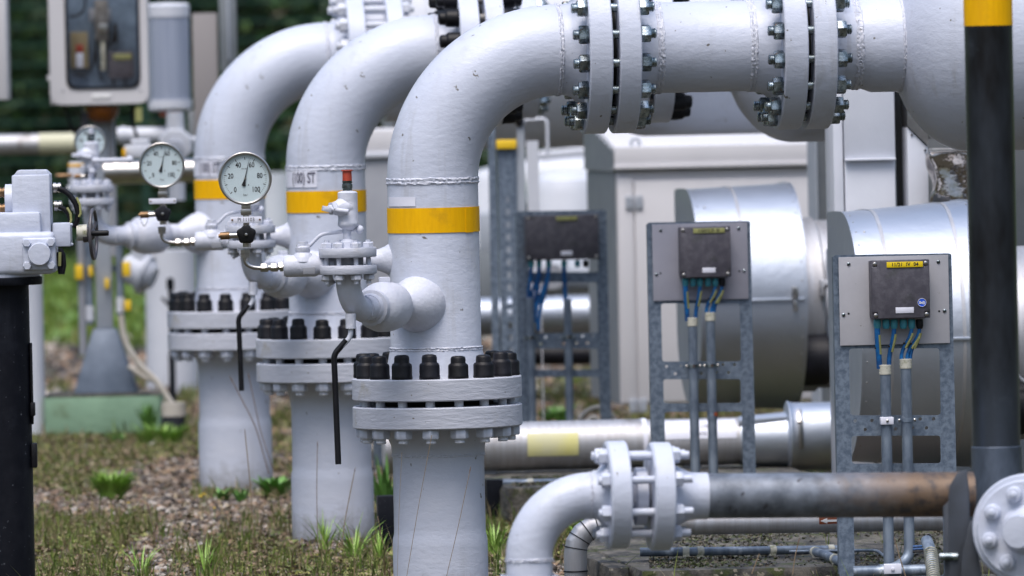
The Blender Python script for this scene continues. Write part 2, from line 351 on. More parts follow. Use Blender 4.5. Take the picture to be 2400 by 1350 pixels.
# ------------------------------------------------------------------ the three pipe trains
YAW = R(6.3)
def frame(px, py, Y):
    p = W(px, py, Y); return Matrix.Translation((p.x, p.y, 0)) @ Matrix.Rotation(YAW, 4, 'Z')
FR = [frame(1017.5, 600, 30.4), frame(765.5, 500, 35.1), frame(539, 450, 39.4)]
ORD = ['front', 'middle', 'rearmost']
RP = .162; RB = .261; RF = .3025
I1 = FR[0].inverted()
def q1(px, py, Y=29.77): return I1 @ W(px, py, Y)
def flange(mb, o, ax, t0, t1, r=RF, bore=0):
    e = .004
    mb.lathe([(bore or r * .6, t0), (r - e, t0), (r, t0 + e), (r, t1 - e), (r - e, t1), (bore or r * .6, t1)], o, ax, 72)
def bolts(T, centre, ax, rb, a0, n, lo, hi, nutm, capm=None, locap=None, phase=PI / 16, studm='greystud', nutaf=.057, nuth=.036, sr=.0185, ext=.02, names=('hex_nut', 'stud', 'bolt_cap')):
    "studs through a joint between lo and hi along ax, nut or cap at each end"
    x, y, a = basis(ax); c = Vector(centre)
    st = shared('stud:%s%.3f' % (studm, hi - lo), lambda: stud_mb(sr, hi - lo + 2 * nuth + 2 * ext), studm)
    nu = shared('hex_nut:%s%.3f' % (nutm, nutaf), lambda: nut_mb(nutaf, nuth), nutm)
    cp = shared('bolt_cap:', cap_mb, 'rubber', sharp=60)
    for i in range(n):
        q = 2 * PI * (i + .5) / n + a0; p = c + (x * math.cos(q) + y * math.sin(q)) * rb
        put(st, names[1], T.o, TR(p + a * (lo - nuth - ext), a))
        if capm: put(cp, names[2], T.o, TR(p + a * hi, a, random.random()) @ Matrix.Rotation(random.uniform(-.035, .035), 4, 'X') @ Matrix.Diagonal((random.uniform(.97, 1.03), random.uniform(.97, 1.03), random.uniform(.95, 1.05), 1)))
        else: put(nu, names[0], T.o, TR(p + a * hi, a, random.uniform(-.5, .5)))
        if locap: put(cp, names[2], T.o, TR(p + a * lo, -a, random.random()))
        else: put(nu, names[0], T.o, TR(p + a * lo, -a, random.uniform(-.5, .5)))
def cyl_text(mb, r):
    "wraps flat lettering (x-z) on a vertical cylinder of radius r, facing -y"
    mb.v = [(r * math.sin(x / r), -r * math.cos(x / r), z) for x, y, z in mb.v]; return mb
def arc_patch(r, a0, a1, z0, z1, n=24):
    mb = MB(); vs = []; 
    for i in range(n + 1):
        a = a0 + (a1 - a0) * i / n
        for rr in (r, r - .0015):
            for z in (z0, z1): vs.append((rr * math.sin(a), -rr * math.cos(a), z))
    fs = []
    for i in range(n):
        k = 4 * i; fs += [(k, k + 4, k + 5, k + 1), (k + 2, k + 3, k + 7, k + 6), (k, k + 2, k + 6, k + 4), (k + 1, k + 5, k + 7, k + 3)]
    fs += [(0, 1, 3, 2), (4 * n, 4 * n + 2, 4 * n + 3, 4 * n + 1)]
    return mb.add(vs, fs)
Z = Vector((0, 0, 1)); X = Vector((1, 0, 0))
ZC = 1.997
def train(k):
    Fm = FR[k]; nm = ORD[k]; cap2 = (k == 1); gap3 = .075 if k == 2 else 0
    PM = M['paint']
    # buried stub
    T = Thing('buried_pipe_stub', ['pale grey pipe stub rising from the ground under the black-capped flange of the front riser',
              'pale grey pipe stub rising from gravel under the middle riser, beside tall grass',
              'pale grey pipe stub rising from gravel under the rearmost riser, behind dry weeds'][k], 'pipe', Fm, 'pipe stubs under the risers')
    zs = [.285, .30, .34][k]
    part(MB().lathe([(.169, -.35), (.1695, zs - .045), (.1685, zs - .02), (.164, zs), (.1635, zs + .02), (.163, .55), (.165, .565), (.168, .60), (.185, .64), (.19, .664)], (0, 0, 0), Z, 72), 'stub_pipe', M['stub'], T.o)
    mb = MB(); flange(mb, (0, 0, 0), Z, .664, .742); part(mb, 'flange', M['paint_rough'], T.o)
    if k == 0: part(MB().weld((0, 0, .565), Z, .164, .012, .0025), 'weld_seam', M['paint_thick'], T.o)
    # riser with elbow
    T = Thing('riser_elbow_pipe', ['pale riser and elbow pipe with orange tape band and blank white sticker, front of three',
              'riser and elbow pipe with orange tape band behind the red-capped vent, middle of three',
              'pale grey riser and elbow pipe with orange tape band, rearmost of three, behind two gauges'][k], 'pipe', Fm, 'riser pipes with elbows')
    part(MB().lathe([(.19, .842), (.178, .87), (.168, .925), (RP, .945), (RP, 1.54)], (0, 0, 0), Z, 96), 'riser', PM, T.o)
    pts = [(.457 - .457 * math.cos(a), 0, 1.54 + .457 * math.sin(a)) for a in [PI / 2 * i / 32 for i in range(33)]]
    part(MB().tube(pts, RP + .0005, 96), 'elbow', PM, T.o)
    part(MB().lathe([(RP, .457), (RP, .475), (.168, .50), (.195, .53), (.2, .541)], (0, 0, ZC), X, 72), 'weld_neck', PM, T.o)
    mb = MB(); flange(mb, (0, 0, 0), Z, .764, .842); part(mb, 'flange', M['paint_rough'], T.o)
    mb = MB(); flange(mb, (0, 0, ZC), X, .540, .622); part(mb, 'flange', PM, T.o)
    part(MB().lathe([(.20, .742), (.20, .764)], (0, 0, 0), Z, 48), 'gasket', M['gap'], T.o)
    for c, ax, wd in (((0, 0, 1.54), Z, .026), ((0, 0, .943), Z, .016), ((.457, 0, ZC), X, .018)):
        part(MB().weld(c, ax, RP, wd, .0042), 'weld_seam', M['paint_thick'], T.o)
    part(arc_patch(RP + .003, -PI, PI - .02, 1.357, 1.446, 96), 'tape_band', M['yellow'], T.o)
    part(arc_patch(RP + .0042, R(38 - 20 * k), R(52 - 20 * k), 1.3555, 1.4445, 6), 'tape_end', M['yellow'], T.o)
    if k == 0: part(arc_patch(RP + .003, R(-78), R(-28), 1.453, 1.486), 'sticker', M['sticker'], T.o)
    else:
        st = part(arc_patch(RP + .003, R(-100), R(-18 if k == 1 else -25), 1.462, 1.535), 'sticker', M['sticker'], T.o)
        part(cyl_text(text_mb('(100) ST', .062, -.118, 1.499, 0, .55, weight=.0012), RP + .0048), 'lettering', M['blueink'], st)
    bolts(T, (0, 0, 0), Z, RB, 0, 16, .664, .842, 'paint', True, studm='paint_far', nuth=.034, ext=.018)
    if k == 2: bolts(T, (0, 0, ZC), X, RB, 0, 16, .540, .725 + gap3, 'paint_far', studm='paint_far')
    elif cap2: bolts(T, (0, 0, ZC), X, RB, 0, 16, .540, .725, 'zinc', True, True)
    else: bolts(T, (0, 0, ZC), X, RB, 0, 16, .540, .725, 'zinc', studm='zinc')
    # boss for the branch and side nozzle
    ph = R([25, 25, 63][k]) + YAW; bz = [1.105, 1.105, 1.2][k]
    D = Vector((-math.sin(ph), -math.cos(ph), 0))
    part(MB().lathe([(.098, .09), (.103, .135), (.099, .162), (.090, .19), (.076, .218), (.060, .243), (.049, .258), (.045, .264), (.045, .30)], (0, 0, bz), D, 48), 'branch_boss', M['paint_thick'], T.o)
    if k < 2:
        D2 = Vector((-1, .10, 0)).normalized()
        part(MB().lathe([(.082, .12), (.064, .15), (.048, .175), (.038, .20), (.035, .22), (.035, .42)], (0, 0, 1.262), D2, 32), 'side_nozzle', M['paint_thick'], T.o)
    # spool
    T = Thing('spool_pipe', ['short pale grey horizontal pipe between two pairs of bolted flanges, joined to the front elbow',
              'short pale grey horizontal pipe beyond the black-capped flanges of the middle elbow',
              'short pale grey horizontal pipe beyond the wide-gapped flanges of the rearmost elbow'][k], 'pipe', Fm @ Matrix.Translation((0, 0, ZC)), 'horizontal spool pipes')
    g = gap3
    mb = MB(); flange(mb, (0, 0, 0), X, .647 + g, .725 + g); part(mb, 'flange', PM, T.o)
    mb = MB(); flange(mb, (0, 0, 0), X, 1.236, 1.32); part(mb, 'flange', PM, T.o)
    part(MB().lathe([(.2, .722 + g), (.192, .735 + g), (.17, .77 + g * .5), (RP, .805), (RP, 1.15), (.170, 1.185), (.192, 1.225), (.2, 1.24)], (0, 0, 0), X, 96), 'spool', PM, T.o)
    for c in (.812, 1.148): part(MB().weld((c, 0, 0), X, RP, .03, .004), 'weld_seam', M['paint_thick'], T.o)
    part(MB().lathe([(.20, .622), (.20, .647 + g)], (0, 0, 0), X, 48), 'gasket', M['gap'] if k < 2 else M['paint_far'], T.o)
    part(MB().lathe([(.20, 1.32), (.20, 1.343)], (0, 0, 0), X, 48), 'gasket', M['gap'], T.o)
    if cap2: bolts(T, (0, 0, 0), X, RB, 0, 16, 1.236, 1.425, 'zinc', True, True)
    else: bolts(T, (0, 0, 0), X, RB, 0, 16, 1.236, 1.425, 'zinc', studm='zinc')
    # vessel
    T = Thing('vessel', ['large pale grey round-ended vessel behind the black post with the orange band',
              'large pale grey round-ended vessel above the pale metal cabinet roof',
              'large pale grey round-ended vessel mostly hidden behind the two others'][k], 'vessel', Fm @ Matrix.Translation((0, 0, ZC)), 'round-ended vessels')
    mb = MB(); flange(mb, (0, 0, 0), X, 1.343, 1.425); part(mb, 'flange', PM, T.o)
    part(MB().lathe([(.2, 1.423), (.19, 1.44), (.164, 1.48), (RP, 1.53), (RP, 1.548), (.1755, 1.585), (.1755, 1.72)], (0, 0, 0), X, 96), 'nozzle', PM, T.o)
    part(MB().weld((1.527, 0, 0), X, RP, .03, .004), 'weld_seam', M['paint_thick'], T.o)
    hd = [(0.395 * math.sin(a), 1.945 - .285 * math.cos(a)) for a in [PI / 2 * i / 24 for i in range(25)]]
    part(MB().lathe([(0, 1.66)] + hd[1:] + [(.395, 3.2), (.3, 3.35), (0, 3.42)], (0, 0, 0), X, 96), 'shell', PM, T.o)
    part(MB().weld((1.688, 0, 0), X, .1755, .016, .003), 'weld_seam', M['paint_thick'], T.o)
    branch(k, Fm, D, bz); stack(k, Fm, D, bz)
def branch(k, Fm, D, bz):
    "ball valve on the boss, elbow up to the square-looking flange"
    T = Thing('branch_ball_valve', ['round-bodied ball valve with elbow and long black drop lever on the front riser',
        'round-bodied ball valve with elbow and black drop lever on the middle riser',
        'round-bodied ball valve with elbow reaching sideways from the rearmost riser'][k], 'valve', Fm @ Matrix.Translation(D * .28 + Z * bz), 'branch ball valves')
    P = M['paint_thick']
    part(MB().lathe([(.046, 0), (.046, .035), (.058, .045), (.083, .075), (.088, .11), (.088, .165), (.080, .20), (.063, .215), (.063, .24), (.052, .245), (.046, .26)], (0, 0, 0), D, 40), 'valve_body', P, T.o)
    L = .42; r = .0435; br = .105
    Lz = (1.229 if k < 2 else 1.229 + .115) - bz
    o = [D * .24] + [D * (L - br) + D * (br * math.sin(a)) + Z * (br - br * math.cos(a)) for a in [PI / 2 * i / 14 for i in range(15)]] + [D * L + Z * Lz]
    part(MB().tube(o, r, 32), 'elbow', P, T.o)
    part(MB().weld(D * (L - br), D, r, .012, .003, 60), 'weld_seam', P, T.o)
    mb = MB(); mb.lathe([(.03, 0), (.099, 0), (.101, .003), (.101, .029), (.099, .032), (.03, .032)], D * L + Z * Lz, Z, 48); part(mb, 'flange', M['paint_rough'], T.o)
    mb = MB(); c = D * .13
    mb.box(c + Z * .09 + D * 0, (.04, .03, .03)); part(mb, 'stem_pad', P, T.o, bevel=.004)
    if k < 2:
        # stem below with long drop lever, bent twice
        c0 = D * (L - .12) + Vector((0, -.0, -.045)); lp = lambda a, b: T.I @ Fm @ q1(a, b, 29.75)
        part(MB().tube(rpath([lp(822, 752), lp(822, 790), lp(787, 826)], .02), .009, 10), 'lever_arm', M['paint_thick'], T.o)
        part(MB().tube(rpath([lp(812, 797), lp(782, 832), lp(784, 862), lp(793 - 2 * k, 1088 - 58 * k)], .02), .0105, 12), 'lever_grip', M['rubber'], T.o)
        part(MB().cyl(lp(822, 770), lp(822, 735), .018, seg=12), 'lever_hub', P, T.o)
def stack(k, Fm, D, bz):
    v1 = Vector((-math.sin(R(25) + YAW), -math.cos(R(25) + YAW), 0)) * .70
    v = D * .70
    dz = .115 if k == 2 else 0
    sh = Fm @ Matrix.Translation(v - v1 + Z * dz)             # train-1 coordinates -> this train
    P = M['paint_thick']
    desc = ['front', 'middle', 'rearmost'][k]
    base = v1 + Z * 1.288
    T = Thing('vent_valve', ['vent valve with red plastic cap in front of the orange tape of the middle riser',
        'flanged vent valve behind the front gauge, its red cap just showing above the dial',
        'painted vent valve with straight bar lever above the hand wheel'][k], 'valve', sh @ Matrix.Translation(base), 'vent valves on branch flanges')
    q = lambda a, b, Y=29.77: T.I @ sh @ q1(a, b, Y)
    part(MB().lathe([(.03, 0), (.099, 0), (.101, .003), (.101, .031), (.099, .034), (.03, .034)], (0, 0, 0), Z, 48), 'flange', M['paint_rough'], T.o)
    part(MB().cyl((0, 0, -.028), (0, 0, 0), .055, seg=24), 'spacer', M['darkpaint'], T.o)
    n8 = 8
    st = shared('bolt:s', lambda: MB().cyl((0, 0, -.092), (0, 0, .06), .0085, seg=10), 'paint_thick')
    nu = shared('bolt_nut:s', lambda: nut_mb(.034, .018), 'paint_thick')
    for i in range(n8):
        a = 2 * PI * (i + .5) / n8 - YAW; p = Vector((math.cos(a), math.sin(a), 0)) * .078
        put(st, 'bolt', T.o, TR(p)); put(nu, 'bolt_nut', T.o, TR(p + Z * .034, None, a)); put(nu, 'bolt_nut', T.o, TR(p - Z * .061, -Z, a))
    zt = .034
    part(MB().lathe([(.03, zt), (.028, zt + .02), (.014, zt + .03), (.0135, .115)], (0, 0, 0), Z, 20), 'stem_pipe', P, T.o)
    zb = .112; vb = q(815, 527).z; vt = q(815, 449).z; xb = q(815, 488); xb.y = 0; xb.z = 0
    part(MB().lathe([(.014, vb - .018), (.033, vb - .006), (.0365, vb), (.0365, vb + .008), (.0345, vb + .014), (.0345, vt - .004), (.030, vt), (.012, vt + .004)], (xb.x, 0, 0), Z, 32), 'valve_body', P, T.o)
    zc = (vb + vt) / 2 + .004; dd = Vector((-.80, -.36, -.05)).normalized(); o = Vector((xb.x, 0, zc))
    part(MB().lathe([(.036, .0), (.034, .03), (.026, .042), (.024, .052), (.015, .056), (.012, .078)], o, dd, 24), 'bonnet', P, T.o)
    part(MB().lathe([(.024, .050), (.024, .068)], o, dd, 6), 'bonnet_nut', P, T.o)
    part(MB().box(o + dd * .085 + Vector((0, 0, 0)), (.03, .045, .018), Matrix.Rotation(.25, 3, 'Y')).cyl(o + dd * .08, o + Vector((-.002, -.05, -.015)), .0085, seg=10), 'toggle_handle', P, T.o, bevel=.002)
    part(MB().lathe([(.0165, vt + .003), (.0165, vt + .012), (.0185, vt + .0125), (.0185, vt + .026), (.016, vt + .028), (.0175, vt + .031), (.0175, vt + .038)], (xb.x, 0, 0), Z, 6 if k < 0 else 16), 'threaded_end', M['zinc'], T.o)
    if k < 2:
        part(MB().lathe([(.0168, vt + .036), (.0162, vt + .072), (.021, vt + .0725), (.0205, vt + .076), (0, vt + .0762)], (xb.x, 0, 0), Z, 20), 'red_cap', M['red'], T.o)
    else:
        part(MB().lathe([(.012, vt + .03), (.012, vt + .06), (.004, vt + .064)], (xb.x, 0, 0), Z, 16), 'plug', P, T.o)
        part(MB().tube([o + Vector((.0, -.05, -.03)), o + Vector((.17, -.05, -.03))], .011, 10).ball(o + Vector((.17, -.05, -.03)), .018, 14), 'bar_lever', P, T.o)
    # ---------------- instrument shut-off valve, arm pointing -x from the flange block
    ang = R(-86) if k == 2 else 0
    A0 = v1 + Z * 1.262
    SM = sh @ Matrix.Translation(A0) @ Matrix.Rotation(ang, 4, 'Z') @ Matrix.Translation(-A0)
    T = Thing('shutoff_valve', ['small thickly painted shut-off valve with ball-ended lever beside the front branch flange',
        'small painted shut-off valve with ball-ended lever crossing the orange tape of the rearmost riser',
        'small painted shut-off valve tucked behind the square flange near the hand wheel'][k], 'valve', SM @ Matrix.Translation(q1(708, 622)), 'instrument shut-off valves')
    q = lambda a, b, Y=29.77: T.I @ SM @ q1(a, b, Y)
    part(MB().lathe([(.012, 0), (.034, .002), (.0385, .01), (.0385, .112), (.033, .122), (.03, .19)], q(664, 624), q(760, 622) - q(664, 624), 32), 'valve_body', P, T.o)
    c = q(710, 605); part(MB().lathe([(.040, -.012), (.033, .012), (.024, .02), (.026, .024), (.026, .038), (.018, .042), (.018, .058)], c, Z, 24), 'bonnet', P, T.o)
    lv = [q(702, 577), q(722, 580), q(752, 549), q(800, 543), q(838, 537)]
    part(MB().tube(rpath(lv, .02), [.0062] * 100, 8) if False else MB().tube(rpath(lv, .02), .0068, 10).box(q(710, 578), (.045, .03, .016)), 'lever', P, T.o)
    part(MB().ball(q(843, 538), .0150, 16), 'lever_ball', P, T.o)
    part(MB().box(q(722, 634) + Vector((0, -.036, 0)), (.042, .01, .024)), 'rating_plate', M['darkpaint'], T.o, bevel=.001)
    part(MB().cyl(q(755, 650), q(772, 655), .013, seg=8).cyl(q(770, 655), q(778, 668), .016, seg=12), 'drain_plug', P, T.o)
    # ---------------- pressure gauge on its needle valve
    lbl = ['round pressure gauge reading about 55 bar above the tag plate PI 11103',
           'round pressure gauge reading 55, its needle valve knob black, just beyond the actuator',
           'round pressure gauge half hidden behind a small vent valve, beyond the wheel'][k]
    gm = Matrix.Translation((0, 0, -.03 if k == 2 else 0)) @ SM @ Matrix.Translation(q1(575, 498)) @ Matrix.Scale(.8 if k == 2 else 1, 4) @ Matrix.Rotation(-ang - YAW, 4, 'Z')
    T = Thing('pressure_gauge', lbl, 'gauge', gm, 'pressure gauges on the branches')
    sc = 29.77 / F
    g = lambda a, b, y=0: Vector(((a - 575) * sc + (b - 498) * -.021 * sc, y, (498 - b) * sc))
    cz = g(575, 418); gx, gz = cz.x, cz.z; RG = .0935
    zz = .025 / .5
    part(MB().lathe([(.0, .03), (RG * .98, .028), (RG * .99, -.018), (RG * .90, -.019), (RG * .90, -.012), (0, -.011)], (gx, 0, gz), (0, 1, 0), 64), 'gauge_case', M['stain'], T.o)
    part(MB().torus((gx, -.019, gz), (0, 1, 0), RG * .945, .0052, 72, 10), 'bezel', M['stain'], T.o)
    fy = -.0125
    part(MB().lathe([(0, 0), (RG * .895, 0), (RG * .895, .001), (0, .001)], (gx, fy, gz), (0, 1, 0), 64), 'dial_face', M['dial'], T.o)
    mb = MB()
    for i in range(51):
        a = R(225 - i * 270 / 50); big = i % 5 == 0; r1 = RG * .80; r2 = RG * (.70 if big else .755); wd = .0026 if big else .0011
        if k and not big: continue
        d = Vector((math.cos(a), 0, math.sin(a))); n = Vector((-math.sin(a), 0, math.cos(a))) * wd / 2
        c = Vector((gx, fy - .0006, gz)); mb.add([c + d * r1 + n, c + d * r1 - n, c + d * r2 - n, c + d * r2 + n], [(0, 1, 2, 3)])
    for v_, s in ((0, '0'), (20, '20'), (40, '40'), (60, '60'), (80, '80'), (100, '100')):
        a = R(225 - v_ * 2.7); rr = RG * (.55 if v_ not in (0, 100) else .60); rx = rr if v_ != 100 else rr * .92
        t = text_mb(s, .0255, gx + rx * math.cos(a) * (1 if v_ else .9), gz + rr * math.sin(a), fy - .0006, .78, weight=.0004); mb.add(t.v, t.f)
    t = text_mb('bar', .012, gx, gz - RG * .62, fy - .0006); mb.add(t.v, t.f)
    if k < 2:
        t = text_mb('EN 837', .0065, gx - .002, gz + RG * .36, fy - .0006); mb.add(t.v, t.f)
    c = Vector((gx + .011, fy - .0006, gz - .023)); mb.lathe([(0, 0), (.0022, 0), (.0022, .0003)], c, (0, -1, 0), 10)
    part(mb, 'dial_print', M['dialin'], T.o, smooth=False)
    a = R(225 - 54.8 * 2.7); d = Vector((math.cos(a), 0, math.sin(a))); n = Vector((-d.z, 0, d.x)); c = Vector((gx, fy - .003, gz)); mb = MB()
    pl = [c + d * .073, c + n * .0016 + d * .01, c + n * .0035 - d * .008, c + n * .0075 - d * .026, c - d * .029, c - n * .0075 - d * .026, c - n * .0035 - d * .008, c - n * .0016 + d * .01]
    pl = pl + [p + Vector((0, .001, 0)) for p in pl]; mb.add(pl, [tuple(range(8)), tuple(range(15, 7, -1))] + [(i, (i + 1) % 8, (i + 1) % 8 + 8, i + 8) for i in range(8)])
    nd_ = part(mb, 'needle', M['dialin'], T.o, smooth=False)
    part(MB().lathe([(.0, -.0015), (.0045, -.001), (.0045, .002)], (gx, fy - .003, gz), (0, 1, 0), 12), 'needle_hub', M['stain'], nd_)
    part(MB().lathe([(0, 0), (RG * .92, 0), (RG * .92, .001), (0, .001)], (gx, -.018, gz), (0, 1, 0), 48), 'dial_glass', M['glass'], T.o)
    z0 = gz - RG * .97
    part(MB().box((gx, .004, z0 - .010), (.032, .022, .032)).box((gx, .004, g(575, 497).z), (.037, .028, .022)).cyl((gx, .004, z0 - .02), (gx, .004, g(0, 610).z * .0 + g(575, 545).z), .011, seg=16), 'socket', M['stain'], T.o, bevel=.002)
    tz = g(575, 515).z
    tp = part(MB().box((gx, -.014, tz), (.110, .003, .0215)), 'tag_plate', M['sticker'], T.o, bevel=.001)
    if k == 0:
        part(text_mb('PI 11103', .0185, gx, tz, -.0158, .92, spacing=1.0), 'lettering', M['dialin'], tp, smooth=False)
    for sx in (-.048, .048): part(MB().lathe([(.0035, 0), (.0035, .002), (0, .003)], (gx + sx, -.0155, tz), (0, -1, 0), 10), 'screw', M['brass'], tp)
    kz = g(578, 549)
    part(MB().cyl((kz.x, .004, kz.z - .045), (kz.x, .004, kz.z + .03), .0145, seg=16).cyl((kz.x, .01, kz.z), (kz.x, -.03, kz.z), .012, seg=14), 'needle_valve_body', M['stain'], T.o)
    pl = []
    for i in range(40):
        a = 2 * PI * i / 40; r = .0345 * (.93 + .085 * math.cos(5 * a - PI * .5)); pl.append((r * math.cos(a), r * math.sin(a)))
    kb = part(MB().prism(pl, .022, (kz.x, -.052, kz.z)), 'star_knob', M['rubber'], T.o, bevel=.005, sharp=50)
    part(MB().lathe([(.0055, 0), (.0055, .006), (.002, .007)], (kz.x, -.052, kz.z), (0, -1, 0), 6), 'knob_screw', M['stain'], kb)
    part(MB().cyl(g(560, 551), g(528, 552), .010, seg=14), 'side_port', M['stain'], T.o)
    pg = part(MB().cyl(g(538, 551), g(516, 552), .0135, seg=14).cyl(g(516, 552), g(512, 552), .007, seg=10), 'port_plug', M['brass'], T.o)
    mb = MB()
    for i in range(11):
        t = i / 10; a = g(516, 562) * (1 - t) + g(538, 560) * t; a.z -= .03 * math.sin(PI * t); mb.torus(a + Vector((0, -.004, 0)), (1, 0, 0) if i % 2 else (0, 1, 0), .0034, .0009, 10, 5)
    part(mb, 'chain', M['zinc'], pg)
    part(MB().lathe([(.0165, 0), (.0165, .014), (.0185, .015), (.0185, .028), (.0165, .029)], g(575, 604, .004), Z, 6), 'compression_nut', M['stain'], T.o)
    e0 = g(574, 602, .004); e1 = g(612, 629, .004)
    Rm = Matrix.Rotation(ang, 3, 'Z'); rp = [e0] + [e0 + Z * -.005] + bend(e0 - Z * .008, -Z, e1, X, 12) + [e1 + X * .004]
    rp2 = [Vector((e0.x, e0.y, 0)) + Rm @ (p - Vector((e0.x, e0.y, 0))) for p in rp]
    part(MB().tube(rp2, .0078, 14), 'bent_tube', M['stain'], T.o)
    tf = lambda p: Vector((e0.x, e0.y, 0)) + Rm @ (p - Vector((e0.x, e0.y, 0)))
    for a_, b_, r_ in ((610, 629, .0165), (634, 652, .0165)):
        part(MB().lathe([(r_ * .9, 0), (r_, .003), (r_, (b_ - a_) * sc - .003), (r_ * .85, (b_ - a_) * sc)], tf(g(a_, 628.5, .004)), Rm @ X, 6), 'compression_nut', M['stain'], T.o)
    part(MB().cyl(tf(g(628, 628.5, .004)), tf(g(668, 627, .004)), .010, seg=12).cyl(tf(g(655, 628, .004)), tf(g(663, 627, .004)), .018, seg=6), 'connector', M['stain'], T.o)
for k in range(3): train(k)
# ------------------------------------------------------------------ junction boxes on galvanised brackets
def hcyl_patch(r, x0, x1, a0, a1, n=14, M3=None):
    "patch wrapped on a cylinder along x; angle 0 faces -y, 90 is up"
    vs = []; fs = []
    for i in range(n + 1):
        a = R(a0 + (a1 - a0) * i / n)
        for rr in (r, r - .0015):
            for x in (x0, x1): vs.append((x, -rr * math.cos(a), rr * math.sin(a)))
    for i in range(n):
        k = 4 * i; fs += [(k, k + 1, k + 5, k + 4), (k + 2, k + 6, k + 7, k + 3), (k, k + 4, k + 6, k + 2), (k + 1, k + 3, k + 7, k + 5)]
    return MB().add(vs, fs)
def screw_mb(r=.0065): return MB().lathe([(r, 0), (r, .003), (r * .6, .0045), (0, .005)], (0, 0, 0), (0, -1, 0), 12)
B0 = Matrix.Translation(at_px(1960, 1345, 30.6, .1)) @ Matrix.Rotation(YAW, 4, 'Z'); BI = B0.inverted()
def bq(px, py, y=0.0):
    p = BI @ W(px, py, 30.6); p.y = y; return p
B1 = Matrix.Translation(at_px(1524, 1180, 35.3, .1)) @ Matrix.Rotation(YAW, 4, 'Z')
B2 = Matrix.Translation(at_px(1216, 1080, 40.3, .1)) @ Matrix.Rotation(YAW, 4, 'Z')
def bracket(k):
    B = [B0, B1, B2][k]; dz = [-.009, .033, .004][k]
    T = Thing('bracket_stand', ['galvanised ladder bracket carrying the beige plate and box marked 11/21 IV 04',
         'galvanised ladder bracket carrying the grey plate in front of the wide drum',
         'galvanised ladder bracket carrying the wide dark box, beside slotted posts'][k], 'bracket', B @ Matrix.Translation((0, 0, dz)), 'galvanised brackets')
    f = lambda a, b: (bq(a, b).x, bq(a, b).z)
    o = [f(1952, 592), f(2235, 588), f(2252, 1352), f(1968, 1352)]
    def win(x0, y0, x1, y1): return [f(x0, y0), f(x1, y0), f(x1 + (y1 - y0) * .021, y1), f(x0 + (y1 - y0) * .021, y1)]
    H = [win(1990, 811, 2206, 968), win(1996, 1016, 2208, 1081), win(1999, 1104, 2212, 1344), win(1990, 640, 2206, 780)]
    for a, b in ((2005, 981), (2045, 980), (2029, 1001), (2101, 1000), (2160, 977), (2192, 977), (2175, 998), (2141, 998)):
        x, z = f(a, b); H.append([(x + .0065 * math.cos(i * PI / 5), z + .0065 * math.sin(i * PI / 5)) for i in range(10)])
    part(sheet(o, H, .004, .012), 'ladder_plate', M['galv'], T.o, sharp=30)
    mb = MB()
    for xa in (f(1952, 592)[0] + .002, f(2235, 588)[0] - .002): mb.box((xa, .016, f(2100, 592)[1] / 2), (.004, .034, f(2100, 596)[1]))
    part(mb, 'folded_edges', M['galv'], T.o)
    a, b = bq(1964, 597), bq(2230, 799)
    if k < 2:
        pl = part(MB().box(((a.x + b.x) / 2, -.012, (a.z + b.z) / 2), (b.x - a.x, .005, a.z - b.z)), 'mounting_plate', M['platebeige' if k == 0 else 'plategrey'], T.o, bevel=.0025)
        sm = shared('screw:', screw_mb, 'zinc')
        for x, y in ((1988, 613), (2202, 608), (1976, 732), (2217, 723)): put(sm, 'screw', pl, TR(bq(x, y, -.0145)))
        dk = shared('drilled_hole:', lambda: MB().lathe([(.004, 0), (.004, .0005)], (0, 0, 0), (0, -1, 0), 10), 'gap')
        for x, y in ((1988, 729), (2204, 724)): put(dk, 'drilled_hole', pl, TR(bq(x, y, -.0148)))
    # box
    TB = Thing('junction_box', ['dark junction box with bright yellow strip 11/21 IV 04 and blue round sticker',
         'dark square junction box with faded yellow strip on the grey plate',
         'wide dark junction box with blue cables hanging under it, without a mounting plate'][k], 'junction box', B @ Matrix.Translation((0, 0, dz)) @ Matrix.Translation(bq(2103, 742)), 'junction boxes')
    c0 = bq(2103, 742); g = lambda x, y, d=0.0: bq(x, y, d) - Vector((c0.x, c0.y, c0.z))
    x0, x1 = 2033, 2175
    if k == 2: x0, x1 = 1974, 2206
    a, b = g(x0, 604), g(x1, 738); w_, h_ = b.x - a.x, a.z - b.z; cx, cz = (a.x + b.x) / 2, (a.z + b.z) / 2
    yb = -.0145
    part(MB().box((cx, yb - .025, cz), (w_ - .006, .05, h_ - .004)), 'box_body', M['boxblack'], TB.o, bevel=.004)
    part(MB().box((cx, yb - .064, cz), (w_, .026, h_)).box((cx, yb - .080, cz), (w_ * .80, .008, h_ * .985)).box((cx, yb - .0795, cz), (w_ * .985, .007, h_ * .78)), 'box_lid', M['boxblack'], TB.o, bevel=.003)
    yf = yb - .085
    for sx in (-1, 1):
        for sz in (-1, 1): put(shared('lid_screw:', lambda: screw_mb(.0075), 'stain'), 'lid_screw', TB.o, TR((cx + sx * (w_ / 2 - .014), yb - .078, cz + sz * (h_ / 2 - .013))))
    lx = g(2113, 613)
    if k == 2: lx = g(2103, 613)
    lb = part(MB().box((lx.x, yf - .001, lx.z), (.131 if k < 2 else .10, .004, .020)), 'name_strip', M['ylabel' if k == 0 else 'ylabelold'], TB.o, bevel=.001)
    if k < 2: part(text_mb(['11/21  IV  04', '112/212  IV  01'][k], .0178 if k == 0 else .016, lx.x, lx.z, yf - .0036, .92, spacing=1.12 if k == 0 else 1.0, weight=.0006), 'lettering', M['dialin'], lb, smooth=False)
    sx = g(2113, 721).x if k < 2 else g(2103, 721).x
    part(MB().box((sx, yf - .0005, g(2110, 720).z), (.066 if k == 0 else .055, .003, .021)), 'blank_label', M['sticker'], TB.o, bevel=.001)
